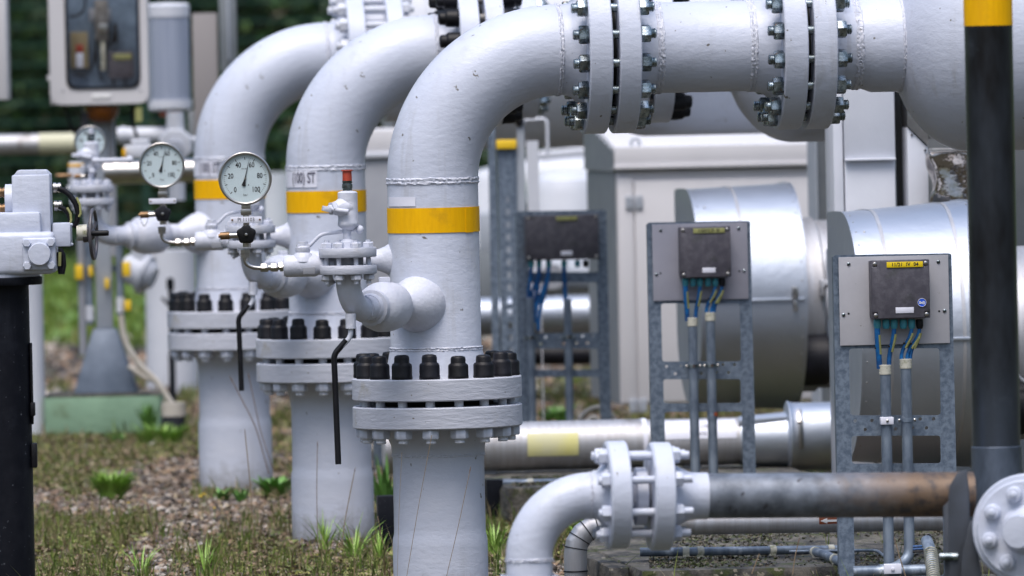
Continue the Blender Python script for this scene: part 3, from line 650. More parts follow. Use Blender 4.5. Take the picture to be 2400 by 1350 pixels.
    if k == 0:
        s = g(2154, 702); bs = part(MB().lathe([(.0155, 0), (.0155, .0015)], (s.x, yf, s.z), (0, -1, 0), 28), 'round_sticker', M['bluesign'], TB.o)
        part(MB().torus((s.x, yf - .002, s.z), (0, 1, 0), .0148, .0007, 28, 5), 'sticker_rim', M['white'], bs)
        part(text_mb('Ex(i)', .0125, s.x, s.z, yf - .0028, .9, weight=.0005), 'lettering', M['white'], bs, smooth=False)
    # glands and cables
    gx = [2052, 2073, 2092, 2114, 2134, 2153]
    if k == 2: gx = [1996, 2020, 2050, 2098, 2140, 2165]
    for i, x in enumerate(gx):
        p = g(x, 742); part(MB().lathe([(.0115, 0), (.0135, .004), (.0135, .022), (.011, .032), (.009, .034)], (p.x, yb - .04, p.z), (0, 0, -1), 10), 'cable_gland', M['cyan' if i not in (5,) else 'rubber'], TB.o)
    tops = {0: (2075, 850), 1: (2073, 850), 2: (2124, 838)}
    cab = [(0, 2060, 858, .0105), (2, 2083, 850, .0085), (4, 2112, 836, .007), (5, 2126, 838, .007), (5, 2134, 838, .006)] if k < 2 else [(0, 1990, 858, .009), (1, 2000, 860, .008), (1, 2012, 900, .011), (2, 2008, 935, .010), (2, 2020, 960, .009), (3, 2104, 862, .010)]
    xs = g(0, 0).x
    for j, (i, ex, ey, r) in enumerate(cab):
        p = g(gx[i], 760); e = g(ex, ey); p = Vector((p.x, yb - .04, p.z)); e = Vector((e.x, -.03, e.z))
        cb = part(MB().tube(bend(p, (0, 0, -1), e, (.02, 0, -1), 12), r, 12), 'cable', M['blue'], TB.o)
        pts = bend(p, (0, 0, -1), e, (.02, 0, -1), 12)
        if k < 2: part(MB().tube([q + Vector((.006, -.008, 0)) for q in pts[2:9]], .0045, 8), 'cable_marker', M['ylabelold'], cb)
        part(MB().cyl(pts[6] + Vector((-.013, -.003, 0)), pts[6] + Vector((.013, -.003, .001)), .0035, seg=8), 'cable_tie', M['rubber'], cb)
    # two conduits clipped to the bracket
    for j, (x, yt, col) in enumerate(((2073, 852, 0), (2122, 838, 1))):
        if k == 2: x, yt = [(1993, 858), (2110, 862)][j]
        names = [('galvanised conduit with mossy ribbed collar under the box marked 11/21 IV 04', 'galvanised conduit with cleaner white ribbed collar under the box marked 11/21 IV 04'),
                 ('galvanised conduit with greenish collar under the box on the grey plate', 'galvanised conduit with rusty red spot on its sleeve, before the wide drum'),
                 ('galvanised conduit under the end of the wide dark box beside the slotted post', 'galvanised conduit under the middle of the wide dark box')][k]
        pb = bq(x, yt); TC = Thing('conduit', names[j], 'conduit', B @ Matrix.Translation((pb.x, -.034, dz)), 'conduits on the brackets')
        zt = pb.z; r = .0195
        part(MB().cyl((0, 0, .02 if k or j == 0 else .13), (0, 0, zt), r, seg=24), 'conduit_tube', M['galv2'], TC.o)
        if k < 2:
            part(MB().lathe([(r + .002, zt - .03)] + [(r + (.0035 if i % 2 else .0015), zt - .03 + i * .006) for i in range(1, 6)] + [(r + .003, zt + .004), (r * .8, zt + .005)], (0, 0, 0), Z, 28), 'ribbed_collar', M['cream'], TC.o)
        zz = bq(2100, 979).z
        if k == 0 and j == 0: part(MB().box((0, -.012, zz), (.047, .028, .027)), 'conduit_clip', M['sticker'], TC.o, bevel=.002)
        else: part(MB().box((0, -.002, zz), (.072, .004, .014)).lathe([(r + .002, -.007), (r + .002, .007)], (0, 0, zz), Z, 24), 'conduit_clip', M['zinc' if k else 'galv'], TC.o)
        if k < 2:
            for s in (-.028, .028): put(shared('clip_screw:', lambda: screw_mb(.005), 'stain'), 'clip_screw', TC.o, TR((s * (0 if (k == 0 and j == 0) else 1), -.004 - (.024 if (k == 0 and j == 0) else 0), zz)))
        if k == 1 and j == 1:
            z2 = bq(2120, 1115).z
            sl = part(MB().cyl((0, 0, z2 - .018), (0, 0, z2 + .03), r + .002, seg=24), 'sleeve', M['galv'], TC.o)
            part(MB().lathe([(.009, 0), (.009, .002)], (.012, -.018, z2 + .008), (.4, -1, 0), 12), 'rust_spot', M['orangered'], sl)
        if k == 0 and j == 1:
            part(MB().lathe([(r + .001, .255), (r + .0012, .262)], (0, 0, 0), Z, 24), 'joint_ring', M['brass'], TC.o)
            part(MB().tube(rpath([(0, 0, .14), (0, 0, .06), (-.05, -.03, .025), (-.12, -.06, .02)], .05), r, 20), 'bent_tail', M['galv2'], TC.o)
for k in range(3): bracket(k)

# ------------------------------------------------------------------ clad drums of the valves
D0 = Matrix.Translation(at_px(1978, 800, 33.8, .84)) @ Matrix.Rotation(YAW, 4, 'Z')
D1 = Matrix.Translation(at_px(1612, 705, 39.0, .86)) @ Matrix.Rotation(YAW, 4, 'Z')
def drum(k):
    T = Thing('clad_drum', ['big shiny aluminium clad valve cover behind the box marked 11/21 IV 04',
        'big shiny aluminium clad valve cover with latch, in front of the beige cabinet door'][k], 'valve cover', [D0, D1][k], 'aluminium clad valve covers')
    def sec(Rr):
        pl = []
        for i in range(41):
            a = -PI * .5 + PI * i / 40; pl.append((-Rr * math.cos(a), Rr * math.sin(a)))       # y, z front half
        pl += [(Rr * .35, Rr * 1.0), (Rr * .72, Rr * .985), (Rr * .74, Rr * .95), (Rr * .74, -Rr * .3)]
        for i in range(1, 14): a = -R(24) - R(66) * i / 14; pl.append((Rr * .74 * math.cos(a) / math.cos(R(24)), Rr * .95 * math.sin(a)))
        return pl
    RL, RR_ = (.492, .528) if k == 0 else (.497, .515); L = .50 if k == 0 else .475
    def shell(x0, x1, ra, rb, lip=0):
        A = sec(ra); B = sec(rb); n = len(A); vs = [(x0, y, z) for y, z in A] + [(x1, y, z) for y, z in B]
        return vs, [tuple(range(n)), tuple(range(2 * n - 1, n - 1, -1))] + [((i + 1) % n, i, i + n, (i + 1) % n + n) for i in range(n)]
    mb = MB(); mb.add(*shell(0, L, RL, RR_)); part(mb, 'drum_shell', M['clad'], T.o, sharp=30)
    for x, r in ((0, RL), (L, RR_)):
        mb = MB(); mb.add(*shell(x - .004, x + .004, r + .006, r + .006)); part(mb, 'drum_rim', M['clad'], T.o, sharp=30)
    part(MB().box((L / 2, -(RL + RR_) / 2 - .003, .0), (L - .02, .016, .014), Matrix.Rotation(-math.atan((RR_ - RL) / L), 3, 'Z')), 'seam_strip', M['clad'], T.o, bevel=.003)
    for x in ((.42,) if k else (.1,)):
        part(MB().box((x, -RR_ - .012, .03), (.028, .014, .055)).box((x, -RR_ - .014, -.03), (.02, .014, .05)), 'latch', M['stain'], T.o, bevel=.003)
    for x, z in ((.05, .42), (.46, .45), (.22, .20)):
        y = -math.sqrt(RL ** 2 - z ** 2) - .004 - .02 * x
        part(MB().ball((x, y, z), .005, 8), 'rivet', M['stain'], T.o)
    for bx_ in ((.115, .40) if k == 0 else (.20,)):
        rb = RL + (RR_ - RL) * bx_ / L; mb = MB(); mb.add(*shell(bx_ - .007, bx_ + .007, rb + .003, rb + .003)); part(mb, 'drum_band', M['cladold'], T.o, sharp=30)
    for a_ in range(-8, 9):
        for x, r in ((.018, RL), (L - .018, RR_)): put(shared('rivet:', lambda: MB().ball((0, 0, 0), .0035, 6), 'stain'), 'rivet', T.o, TR((x, -(r + .001) * math.cos(a_ * .17), (r + .001) * math.sin(a_ * .17))))
    # neck behind the drum
    part(MB().lathe([(.40, L), (.40, .58), (.385, .59), (.385, 1.0)], (0, .04, -.04), X, 48), 'neck_cover', M['cladold'], T.o)
    part(MB().box((.60, -.33, -.03), (.012, .03, .5)), 'neck_seam', M['clad'], T.o)
    part(MB().lathe([(.115, 0), (.12, .01), (.12, .11), (.11, .12), (.11, .3)], (L + .004, -.30, -.28), X, 32), 'rubber_sleeve', M['rubber'], T.o)
    bx = part(MB().box((.59, -.385, .045), (.07, .05, .075)), 'terminal_box', M['cladold'], T.o, bevel=.006)
    part(MB().lathe([(.016, 0), (.016, .018), (.010, .025)], (.585, -.41, .045), (0, -1, 0), 14), 'gland', M['rubber'], bx)
    part(MB().tube(bend((.585, -.43, .045), (-.2, -.6, -1), (.70, -.40, -.19), (1, 0, .05), 16), .009, 10), 'grey_lead', M['darkpaint'], T.o)
for k in range(2): drum(k)

# ------------------------------------------------------------------ clad ground pipes
T = Thing('clad_ground_pipe', 'long silver clad pipe near the ground with a faded yellow sticker, behind the front riser', 'pipe', Matrix.Translation(at_px(1140, 1048, 37.2)) @ Matrix.Rotation(R(5), 4, 'Z'), 'clad pipes')
xx = lambda px: (px - 1140) * mpp(37.2)
part(MB().cyl((-.45, 0, 0), (xx(1512), 0, 0), .107, seg=64), 'cladding_tube', M['cladold'], T.o)
part(MB().cyl((xx(1512), 0, 0), (xx(1735), 0, 0), .103, seg=64), 'cladding_sleeve', M['cladold'], T.o)
part(MB().lathe([(.104, xx(1735)), (.108, xx(1740)), (.122, xx(1850))], (0, 0, 0), X, 64), 'cladding_cone', M['clad'], T.o)
part(MB().lathe([(.125, xx(1846)), (.155, xx(1850)), (.158, xx(1853)), (.152, xx(1858)), (.149, xx(1870)), (.149, xx(2100))], (0, 0, .012), X, 64), 'end_drum', M['clad'], T.o)
part(MB().cyl((xx(1505), 0, 0), (xx(1516), 0, 0), .1095, seg=64), 'white_band', M['sticker'], T.o)
part(hcyl_patch(.109, xx(1232), xx(1352), -22, 32), 'yellow_sticker', material('sun_bleached_yellow_sticker', (.66, .62, .22), .5, 0, (.60, .58, .36), 5), T.o)
lb = part(hcyl_patch(.1055, xx(1556), xx(1725), 10, 66), 'pipe_label', M['sticker'], T.o)
def hwrap(mb, r, a):
    out = []
    for x, y, z in mb.v: t = R(a) + z / r; out.append((x, -r * math.cos(t), r * math.sin(t)))
    mb.v = out; return mb
t = hwrap(text_mb('-402 (100) ST', .028, xx(1650), 0, 0, .8), .1075, 42); u = hwrap(text_mb('Kamo', .028, xx(1640), 0, 0, .8), .1075, 24); t.add(u.v, u.f)
part(t, 'lettering', M['blueink'], lb, smooth=False)
part(MB().box((xx(1790), -.078, .088), (.22, .012, .026), Matrix.Rotation(R(-3), 3, 'Y')), 'lap_strip', M['clad'], T.o, bevel=.003)
part(MB().box((xx(1873), -.12, .105), (.024, .02, .075), Matrix.Rotation(R(-40), 3, 'X')).box((xx(1873), -.158, .02), (.022, .012, .11)), 'toggle_latch', M['stain'], T.o, bevel=.005)
for s in (.0, .9):
    part(MB().box((s, .0, -.155), (.08, .06, .12)), 'pipe_shoe', M['darkpaint'], T.o, bevel=.003)
T = Thing('clad_ground_pipe', 'polished clad pipe passing behind the wide dark junction box', 'pipe', Matrix.Translation(at_px(1140, 742, 46.5)) @ Matrix.Rotation(R(4), 4, 'Z'), 'clad pipes')
part(MB().cyl((-.3, 0, 0), (.9, 0, 0), .105, seg=48), 'cladding_tube', M['clad'], T.o)
part(MB().cyl((.38, 0, 0), (.395, 0, 0), .109, seg=48), 'joint_band', M['clad'], T.o)
part(MB().cyl((.1, 0, -.1), (.1, 0, -.6), .03, seg=16), 'pipe_prop', M['galv'], T.o)
T = Thing('steel_duct', 'dull steel duct just above the polished pipe behind the wide junction box', 'duct', Matrix.Translation(at_px(1240, 648, 47.5)) @ Matrix.Rotation(R(4), 4, 'Z'))
part(MB().lathe([(.12, -.1), (.12, .2), (.10, .21), (.10, .5), (.12, .51)], (0, 0, 0), X, 40), 'duct_tube', M['steelgrey'], T.o)
part(MB().lathe([(.07, -.02), (.07, .05)], (.12, -.12, 0), (0, -1, 0), 24), 'duct_port', M['darkpaint'], T.o)
single(MB().lathe([(.055, -.15), (.06, 0), (.06, .3), (.055, .5)], (0, 0, 0), X, 32), 'rubber_muff', 'black rubber muff seen through the bracket of the wide box', 'pipe sleeve', M['rubber'], at_px(1285, 832, 48.5))
T = Thing('clad_elbow_pipe', 'segmented dark clad elbow under the foreground flanges with red and white arrow sticker', 'pipe', Matrix.Translation(at_px(1410, 1232, 31.5)) @ Matrix.Rotation(YAW, 4, 'Z'), 'clad pipes')
m2 = mpp(31.5)
part(MB().cyl((0, 0, 0), (830 * m2, 0, -.012), .030 + .01, seg=40), 'cladding_tube', M['cladold'], T.o)
Rb = .10; pts = [(-Rb * math.sin(a), 0, -Rb + Rb * math.cos(a)) for a in [PI / 2 * i / 4 for i in range(5)]]
part(MB().tube([(0.01, 0, 0)] + pts + [(-Rb, 0, -.2)], .043, 32), 'segmented_elbow', M['cladold'], T.o, sharp=12)
for i in range(1, 5): a = PI / 2 * (i - .5) / 4; part(MB().torus((-Rb * math.sin(a), 0, -Rb + Rb * math.cos(a)), (math.cos(a), 0, math.sin(a)), .043, .0022, 32, 6), 'elbow_bead', M['blackpipe'], T.o)
part(MB().torus((-Rb, 0, -.165), Z, .044, .003, 32, 6), 'elbow_bead', M['blackpipe'], T.o)
xs_ = (1922 - 1410) * m2
ar = part(hcyl_patch(.042, xs_, xs_ + .075, -65, 60), 'arrow_sticker', M['orangered'], T.o)
mb = MB()
for a in (-38, -3, 30):
    t = MB(); t.add([(xs_ + .004, 0, 0), (xs_ + .03, 0, .011), (xs_ + .03, 0, .004), (xs_ + .073, 0, .004), (xs_ + .073, 0, -.004), (xs_ + .03, 0, -.004), (xs_ + .03, 0, -.011)], [(0, 2, 1), (0, 5, 2), (0, 6, 5), (2, 5, 4, 3)]); hwrap(t, .0428, a); mb.add(t.v, t.f)
part(mb, 'arrows', M['white'], ar, smooth=False)

# ------------------------------------------------------------------ foreground elbow with two flanges
YF = 25.9; mf = mpp(YF)
T = Thing('elbow_pipe', 'pale grey elbow pipe rising in front of the concrete sleepers, ending in a bolted flange', 'pipe', Matrix.Translation(at_px(1244, 1500, YF)) @ Matrix.Rotation(YAW, 4, 'Z'))
fq = lambda a, b: T.p(a, b, YF)
c = fq(1247, 1312); zc_ = c.z + .1905; rr = .0705; P = M['paint']
part(MB().cyl((0, 0, -.4), (0, 0, c.z), rr, seg=56), 'upright', P, T.o)
part(MB().tube([(.1905 - .1905 * math.cos(a), 0, c.z + .1905 * math.sin(a)) for a in [PI / 2 * i / 24 for i in range(25)]], rr + .0004, 56), 'elbow', P, T.o)
part(MB().weld((0, 0, c.z), Z, rr, .012, .003, 90), 'weld_seam', M['paint_thick'], T.o); part(MB().weld((.1905, 0, zc_), X, rr, .01, .002, 90), 'weld_seam', M['paint_thick'], T.o)
xf = lambda a: (a - 1244) * mf
def fl2(mb, x0, x1, o): mb.lathe([(.08, x0), (.158, x0), (.165, x0 + .006), (.165, x1 - .004), (.161, x1), (.08, x1)], o, X, 64)
O = Vector((0, 0, zc_))
part(MB().lathe([(rr, .1905), (rr + .003, .21), (.098, xf(1424)), (.1, xf(1430))], O, X, 56), 'weld_neck', P, T.o)
mb = MB(); fl2(mb, xf(1428), xf(1477), O); part(mb, 'flange', P, T.o)
part(MB().cyl((0, 0, c.z - .12), (0, 0, c.z - .075), .10, seg=40), 'lower_flange', P, T.o)
for s in (-1, 1):
    for y in (-1, 1): part(MB().lathe([(.014, 0), (.014, .02), (.009, .021), (.009, .03)], (s * .075, y * .05, c.z - .075), Z, 6), 'bolt_nut', P, T.o)
for i in range(8):
    a = 2 * PI * (i + .5) / 8; p = O + Vector((0, math.cos(a), math.sin(a))) * .128
    part(MB().cyl(p + X * (xf(1400) ), p + X * xf(1622), .0125, seg=14), 'stud', P, T.o)
    put(shared('big_nut:', lambda: nut_mb(.042, .026), 'paint'), 'hex_nut', T.o, TR(p + X * xf(1428), -X, .2 * i)); put(MESH['big_nut:'], 'hex_nut', T.o, TR(p + X * (xf(1580)), X, .3 * i))
OW = T.M @ O
T2 = Thing('flanged_pipe', 'mottled grey pipe with an ochre patch running from the foreground flange to the clamp', 'pipe', Matrix.Translation(OW) @ Matrix.Rotation(YAW, 4, 'Z') @ Matrix.Rotation(R(1.15), 4, 'Y'))
Oo = Vector((0, 0, 0)); part(MB().lathe([(.045, xf(1477) + .001), (.06, xf(1492)), (.088, xf(1497)), (.088, xf(1522)), (.06, xf(1528)), (.05, xf(1530))], Oo, X, 40), 'spacer_ring', P, T2.o)
mb = MB(); fl2(mb, xf(1531), xf(1580), Oo); part(mb, 'flange', P, T2.o)
part(MB().lathe([(.1, xf(1579)), (.096, xf(1588)), (.074, xf(1625)), (rr + .001, xf(1645)), (rr + .001, xf(1668))], Oo, X, 56), 'weld_neck', P, T2.o)
part(MB().cyl((xf(1666), 0, 0), (xf(2300), 0, 0), rr - .0015, seg=56), 'pipe_length', M['rustpipe'], T2.o)
m = M['rustpipe']; t = m.node_tree; P_ = t.nodes['Principled BSDF']; src = P_.inputs['Base Color'].links[0].from_socket
tc = nd(t, 'ShaderNodeTexCoord'); sp = nd(t, 'ShaderNodeSeparateXYZ'); t.links.new(tc.outputs['Object'], sp.inputs[0])
nz = nd(t, 'ShaderNodeTexNoise', Scale=14, Detail=5); t.links.new(tc.outputs['Object'], nz.inputs['Vector'])
ma = nd(t, 'ShaderNodeMath', _operation='MULTIPLY_ADD'); ma.inputs[1].default_value = .16; t.links.new(nz.outputs['Fac'], ma.inputs[0]); t.links.new(sp.outputs['X'], ma.inputs[2])
mr = nd(t, 'ShaderNodeMapRange'); mr.inputs['From Min'].default_value = xf(1985) - .02; mr.inputs['From Max'].default_value = xf(1985) + .30; mr.inputs['To Max'].default_value = .9; t.links.new(ma.outputs[0], mr.inputs['Value'])
nz2 = nd(t, 'ShaderNodeTexNoise', Scale=26, Detail=3); t.links.new(tc.outputs['Object'], nz2.inputs['Vector'])
cr = nd(t, 'ShaderNodeMix', _data_type='RGBA'); cr.inputs['A'].default_value = (.05, .035, .028, 1); cr.inputs['B'].default_value = (.155, .095, .052, 1)
m3 = nd(t, 'ShaderNodeMapRange'); m3.inputs['From Min'].default_value = .33; m3.inputs['From Max'].default_value = .52; t.links.new(nz2.outputs['Fac'], m3.inputs['Value']); t.links.new(m3.outputs[0], cr.inputs['Factor'])
mx = nd(t, 'ShaderNodeMix', _data_type='RGBA'); t.links.new(mr.outputs[0], mx.inputs['Factor']); t.links.new(src, mx.inputs['A']); t.links.new(cr.outputs['Result'], mx.inputs['B']); t.links.new(mx.outputs['Result'], P_.inputs['Base Color'])

# ------------------------------------------------------------------ black post, saddle clamp and valve body
YP = 26.3
pb = at_px(2338, 1180, YP); T = Thing('black_post', 'tall dark steel post with orange tape at its top, in front of the round vessel', 'post', Matrix.Translation((pb.x, pb.y, 0)))
zt = at_px(2325, -60, YP).z; zl = T.p(2325, 60, YP).z; zj = T.p(2330, 1045, YP).z; zv = T.p(2330, 1150, YP).z
part(MB().cyl((0, 0, zj), (0, 0, zt), .0745, seg=56), 'post_tube', M['greypost'], T.o)
part(MB().lathe([(.10, zv - .1), (.088, zv), (.078, zv + .07), (.0775, zj - .003), (.074, zj)], (0, 0, 0), Z, 56), 'post_socket', M['socket'], T.o)
part(MB().cyl((0, 0, zl), (0, 0, zt - .001), .0755, seg=56), 'tape_band', M['yellow'], T.o)
T = Thing('flanged_valve', 'pale grey round valve body with studded cover plate at the foot of the black post', 'valve', Matrix.Translation(at_px(2408, 1240, 25.8)) @ Matrix.Rotation(R(-14), 4, 'Z'))
PT = M['paint']
part(MB().lathe([(.12, -.02), (.163, -.018), (.168, -.01), (.168, .016), (.16, .024), (.12, .10), (.11, .2)], (0, 0, 0), (0, 1, 0), 64), 'valve_body', PT, T.o)
part(MB().lathe([(0, .028), (.146, .028), (.15, .024), (.15, 0)], (0, -.01, 0), (0, -1, 0), 64), 'cover_plate', PT, T.o)
part(MB().lathe([(.075, 0), (.062, .02), (.05, .06), (.048, .12), (0, .125)], (0, -.036, 0), (0, -1, 0), 40), 'spindle_boss', PT, T.o)
for i in range(8):
    a = 2 * PI * (i + .35) / 8; p = Vector((math.cos(a) * .112, -.037, math.sin(a) * .112))
    part(MB().lathe([(.024, 0), (.024, .016), (.019, .022), (.011, .023), (.011, .034), (.006, .037)], p, (0, -1, 0), 16), 'cover_bolt', PT, T.o)
part(MB().lathe([(.11, 0), (.12, -.3), (.15, -.32), (.15, -.5)], (0, .1, 0), Z, 40), 'lower_body', PT, T.o)
T = Thing('saddle_clamp', 'dark grey steel saddle plates gripping the ochre pipe beside the post', 'clamp', Matrix.Translation(at_px(2245, 1350, 26.0)))
g = lambda a, b: T.p(a, b, 26.0)
def pp(l): return [(g(a, b).x, g(a, b).z) for a, b in l]
DK = material('dark_grey_steel_plate', (.06, .07, .09), .5, .2, (.04, .045, .055), 8)
part(MB().prism(pp([(2222, 1135), (2240, 1105), (2262, 1098), (2268, 1150), (2275, 1500), (2222, 1500), (2219, 1160)]), .012, (0, -.10, 0)), 'saddle_plate', DK, T.o, bevel=.002)
part(MB().prism(pp([(2207, 1185), (2221, 1170), (2250, 1175), (2250, 1500), (2212, 1500)]), .010, (0, -.085, 0)), 'saddle_plate', DK, T.o, bevel=.002)
part(MB().prism(pp([(2268, 1215), (2276, 1215), (2320, 1500), (2240, 1500), (2250, 1290)]), .012, (0, -.13, 0)), 'gusset', DK, T.o, bevel=.002)
part(MB().cyl(g(2200, 1300) + Vector((-.002, -.1, 0)), g(2240, 1300) + Vector((0, -.1, 0)), .012, seg=12), 'clamp_bolt', M['zinc'], T.o)

# ------------------------------------------------------------------ concrete slabs and floor conduits
def slab(name, label, px0, px1, Y0, Y1, z0, z1, yaw=YAW, seed=0):
    a = W(px0, 1300, Y0); b = W(px1, 1300, Y0); w_ = b.x - a.x; d_ = Y1 - Y0
    bm = bmesh.new(); bmesh.ops.create_cube(bm, size=1)
    bmesh.ops.subdivide_edges(bm, edges=bm.edges, cuts=14, use_grid_fill=True)
    for v in bm.verts:
        c = v.co; e = sum(1 for t in c if abs(abs(t) - .5) < 1e-4)
        v.co = Vector((c.x * w_, c.y * d_, c.z * (z1 - z0)))
        n = noise.noise(v.co * 4 + Vector((seed, 0, 0))); n2 = noise.noise(v.co * 17 + Vector((seed, 0, 0)))
        v.co -= v.co.normalized() * (.012 * n + .006 * n2 + (.012 if e > 1 else 0))
    me = bpy.data.meshes.new(name); bm.to_mesh(me); bm.free(); me.materials.append(M['conc']); me.shade_smooth(); me.set_sharp_from_angle(angle=R(35))
    o = put(me, name, None, Matrix.Translation(((a.x + b.x) / 2 + d_ / 2 * -math.sin(yaw), Y0 + d_ / 2, (z0 + z1) / 2)) @ Matrix.Rotation(yaw, 4, 'Z')); o['label'] = label; o['category'] = 'concrete slab'; o['group'] = 'concrete slabs'
    return o
slab('concrete_slab', 'wide mossy concrete slab under the arrow-marked pipe and floor conduits', 1500, 2500, 31.0, 33.3, -.2, .10)
slab('concrete_slab', 'lower front concrete slab with a yellow paint spot, wet dark edge', 1530, 2480, 29.6, 30.88, -.25, .065, seed=5)
slab('concrete_slab', 'rough concrete sleeper below the yellow-stickered clad pipe', 1186, 1960, 36.0, 37.8, -.2, .165, seed=9)
slab('concrete_slab', 'upright concrete kerb block behind the foreground elbow, beside black foot', 1428, 1475, 31.2, 32.6, -.2, .10, seed=12)
def post(name, label, cat, px, w_, Y, ztop, zb, mat, d_=.08, grp=None, py=1250):
    p = W(px, py, Y); return single(MB().box((0, 0, (ztop + zb) / 2), (w_, d_, ztop - zb)), name, label, cat, M[mat], Matrix.Translation((p.x, p.y, 0)) @ Matrix.Rotation(YAW, 4, 'Z'), grp, bevel=.003)
post('steel_support', 'grey-topped black steel foot under the clad pipe, beside the front pipe stub', 'support', 1160, .07, 36.2, .19, -.1, 'blackpipe', grp='steel feet')
post('steel_support', 'black steel foot under the foreground flanges, between two concrete blocks', 'support', 1495, .075, 30.4, .10, -.3, 'blackpipe', grp='steel feet')
post('slotted_post', 'grey steel channel post glimpsed between the middle and front pipe stubs', 'post', 893, .06, 41, .62, 0, 'galv', grp='galvanised posts')
post('steel_support', 'black steel foot low in the gap between middle and front pipe stubs', 'support', 912, .09, 34, .24, 0, 'blackpipe', grp='steel feet')
def floor_conduit(label, pts, r=.0165, clips=(), Y=None):
    P3 = [W(a, b, y) for a, b, y in pts]
    T = Thing('floor_conduit', label, 'conduit', Matrix.Translation(P3[0]), 'conduits on the concrete')
    loc = [p - P3[0] for p in P3]; part(MB().tube(rpath(loc, .05), r, 18), 'conduit_tube', M['galv2'], T.o)
    for t in clips:
        i = min(int(t), len(loc) - 2); c = loc[i].lerp(loc[i + 1], t - i); a = (loc[i + 1] - loc[i]).normalized()
        part(MB().lathe([(r + .003, -.012), (r + .003, .012)], c, a, 18).box(c - Vector((0, 0, r * .9)), (.024, .05, .006)), 'conduit_clip', M['cream'], T.o)
    return T
floor_conduit('long galvanised conduit lying along the wide slab in three clips', [(1500, 1294, 31.6), (1620, 1293, 31.6), (1820, 1290, 31.7), (2000, 1288, 31.8)], clips=(.9, 1.1, 1.95, 2.7))
floor_conduit('short galvanised conduit angling towards the ladder bracket on the slab', [(1905, 1292, 31.5), (1935, 1300, 31.3), (1972, 1318, 31.0)], clips=(.2, 1.6))
floor_conduit('galvanised conduit clipped on the concrete sleeper below the clad pipe', [(1178, 1132, 36.3), (1250, 1132, 36.3), (1500, 1126, 36.5)], clips=(.9,))
T = floor_conduit('thin dark cable crossing from the slab conduit to the bracket foot', [(1850, 1293, 31.5), (2010, 1290, 31.5), (2055, 1290, 31.6), (2075, 1305, 31.4)], .006)
T = floor_conduit('ribbed cream flexible conduit dropping beside the saddle clamp', [(2172, 1268, 29.5), (2180, 1290, 29.4), (2200, 1450, 29.2)], .021)
mb = MB(); a_, b_ = T.p(2181, 1292, 29.4), T.p(2198, 1440, 29.2)
for i in range(30): mb.torus(a_.lerp(b_, i / 29), b_ - a_, .0215, .0025, 18, 5)
part(mb, 'ribs', M['cream'], T.o)
T = Thing('pipe_clip', 'black cushioned pipe clip with bolt on the slab, holding blue and black cables', 'clip', at_px(2175, 1270, 29.9))
g = lambda a, b, y=0: T.p(a, b, 29.9) + Vector((0, y, 0))
part(MB().torus((0, 0, -.008), (1, .3, 0), .030, .008, 24, 8), 'clip_ring', M['rubber'], T.o)
part(MB().cyl(g(2174, 1268), g(2174, 1252), .005, seg=8).cyl(g(2174, 1256), g(2174, 1250), .009, seg=6), 'clip_bolt', M['greystud'], T.o)
for i in range(3): part(MB().tube([g(2140, 1282 + 6 * i, .02), g(2172, 1280 + 6 * i, .02)], .004, 8), 'cable', M['blue'] if i < 2 else M['rubber'], T.o)
single(MB().box((0, 0, 0), (.062, .03, .035)).cyl((0, -.014, 0), (0, -.022, 0), .007, seg=10), 'clamp_block', 'small white clamp block holding a conduit foot at the bracket base', 'clamp', M['sticker'], at_px(2092, 1333, 30.3), bevel=.003)
floor_conduit('dark painted bar across the foot of the ladder bracket', [(2000, 1340, 30.5), (2200, 1335, 30.5)], .02)
# ------------------------------------------------------------------ beige cabinet and what stands behind
def world_box(T, mb, px0, py0, px1, py1, Y, y0, y1):
    a = T.p(px0, py0, Y); b = T.p(px1, py1, Y); mb.box(((a.x + b.x) / 2, (y0 + y1) / 2, (a.z + b.z) / 2), (abs(b.x - a.x), abs(y1 - y0), abs(a.z - b.z))); return mb
YC = 43.5
p = at_px(1455, 900, YC, 0); T = Thing('metal_cabinet', 'beige metal cabinet with sloping roof, hinged door and lifting eye behind the drum', 'cabinet', Matrix.Translation(p) @ Matrix.Rotation(YAW, 4, 'Z'), 'metal cabinets')
mc = mpp(YC); Wd = 1.15; Dp = 1.25; zt = T.p(1460, 402, YC).z; z_e = T.p(1460, 345, YC).z
part(MB().box((Wd / 2, Dp / 2, zt / 2 + .1), (Wd, Dp, zt - .2)), 'cabinet_body', M['cabinet'], T.o)
part(MB().box((-.004, Dp / 2, zt / 2 + .1), (.006, Dp - .05, zt - .22)), 'side_panel', M['cabdark'], T.o)  # side darker than the door: its shade is put into the colour
part(MB().box((.082 - .04, -.006, zt / 2 + .09), (.076, .012, zt - .24)), 'corner_strip', M['cabinet'], T.o, bevel=.002)
dr = part(MB().box((.55, -.008, zt / 2 + .08), (.92, .016, zt - .26)), 'door', M['cabinet'], T.o, bevel=.003)
for z in (T.p(1490, 475, YC).z, T.p(1490, 951, YC).z):
    h = part(MB().box((.058, -.016, z), (.034, .008, .07)).box((.112, -.020, z), (.034, .008, .07)).cyl((.085, -.02, z - .035), (.085, -.02, z + .035), .006, seg=8), 'hinge', M['steelgrey'], dr, bevel=.001)
    for q_ in (-.022, .022):
        for s in (.058, .112): part(MB().ball((s, -.025, z + q_), .004, 8), 'hinge_screw', M['stain'], T.o)
z2 = z_e + .17
rf = MB().add([(-.012, -.03, z_e), (Wd + .02, -.03, z_e), (Wd + .02, Dp, z2), (-.012, Dp, z2), (-.012, -.03, zt + .01), (Wd + .02, -.03, zt + .01), (Wd + .02, Dp, zt + .01), (-.012, Dp, zt + .01)],
    [(0, 1, 2, 3), (0, 4, 5, 1), (1, 5, 6, 2), (2, 6, 7, 3), (3, 7, 4, 0), (4, 7, 6, 5)])
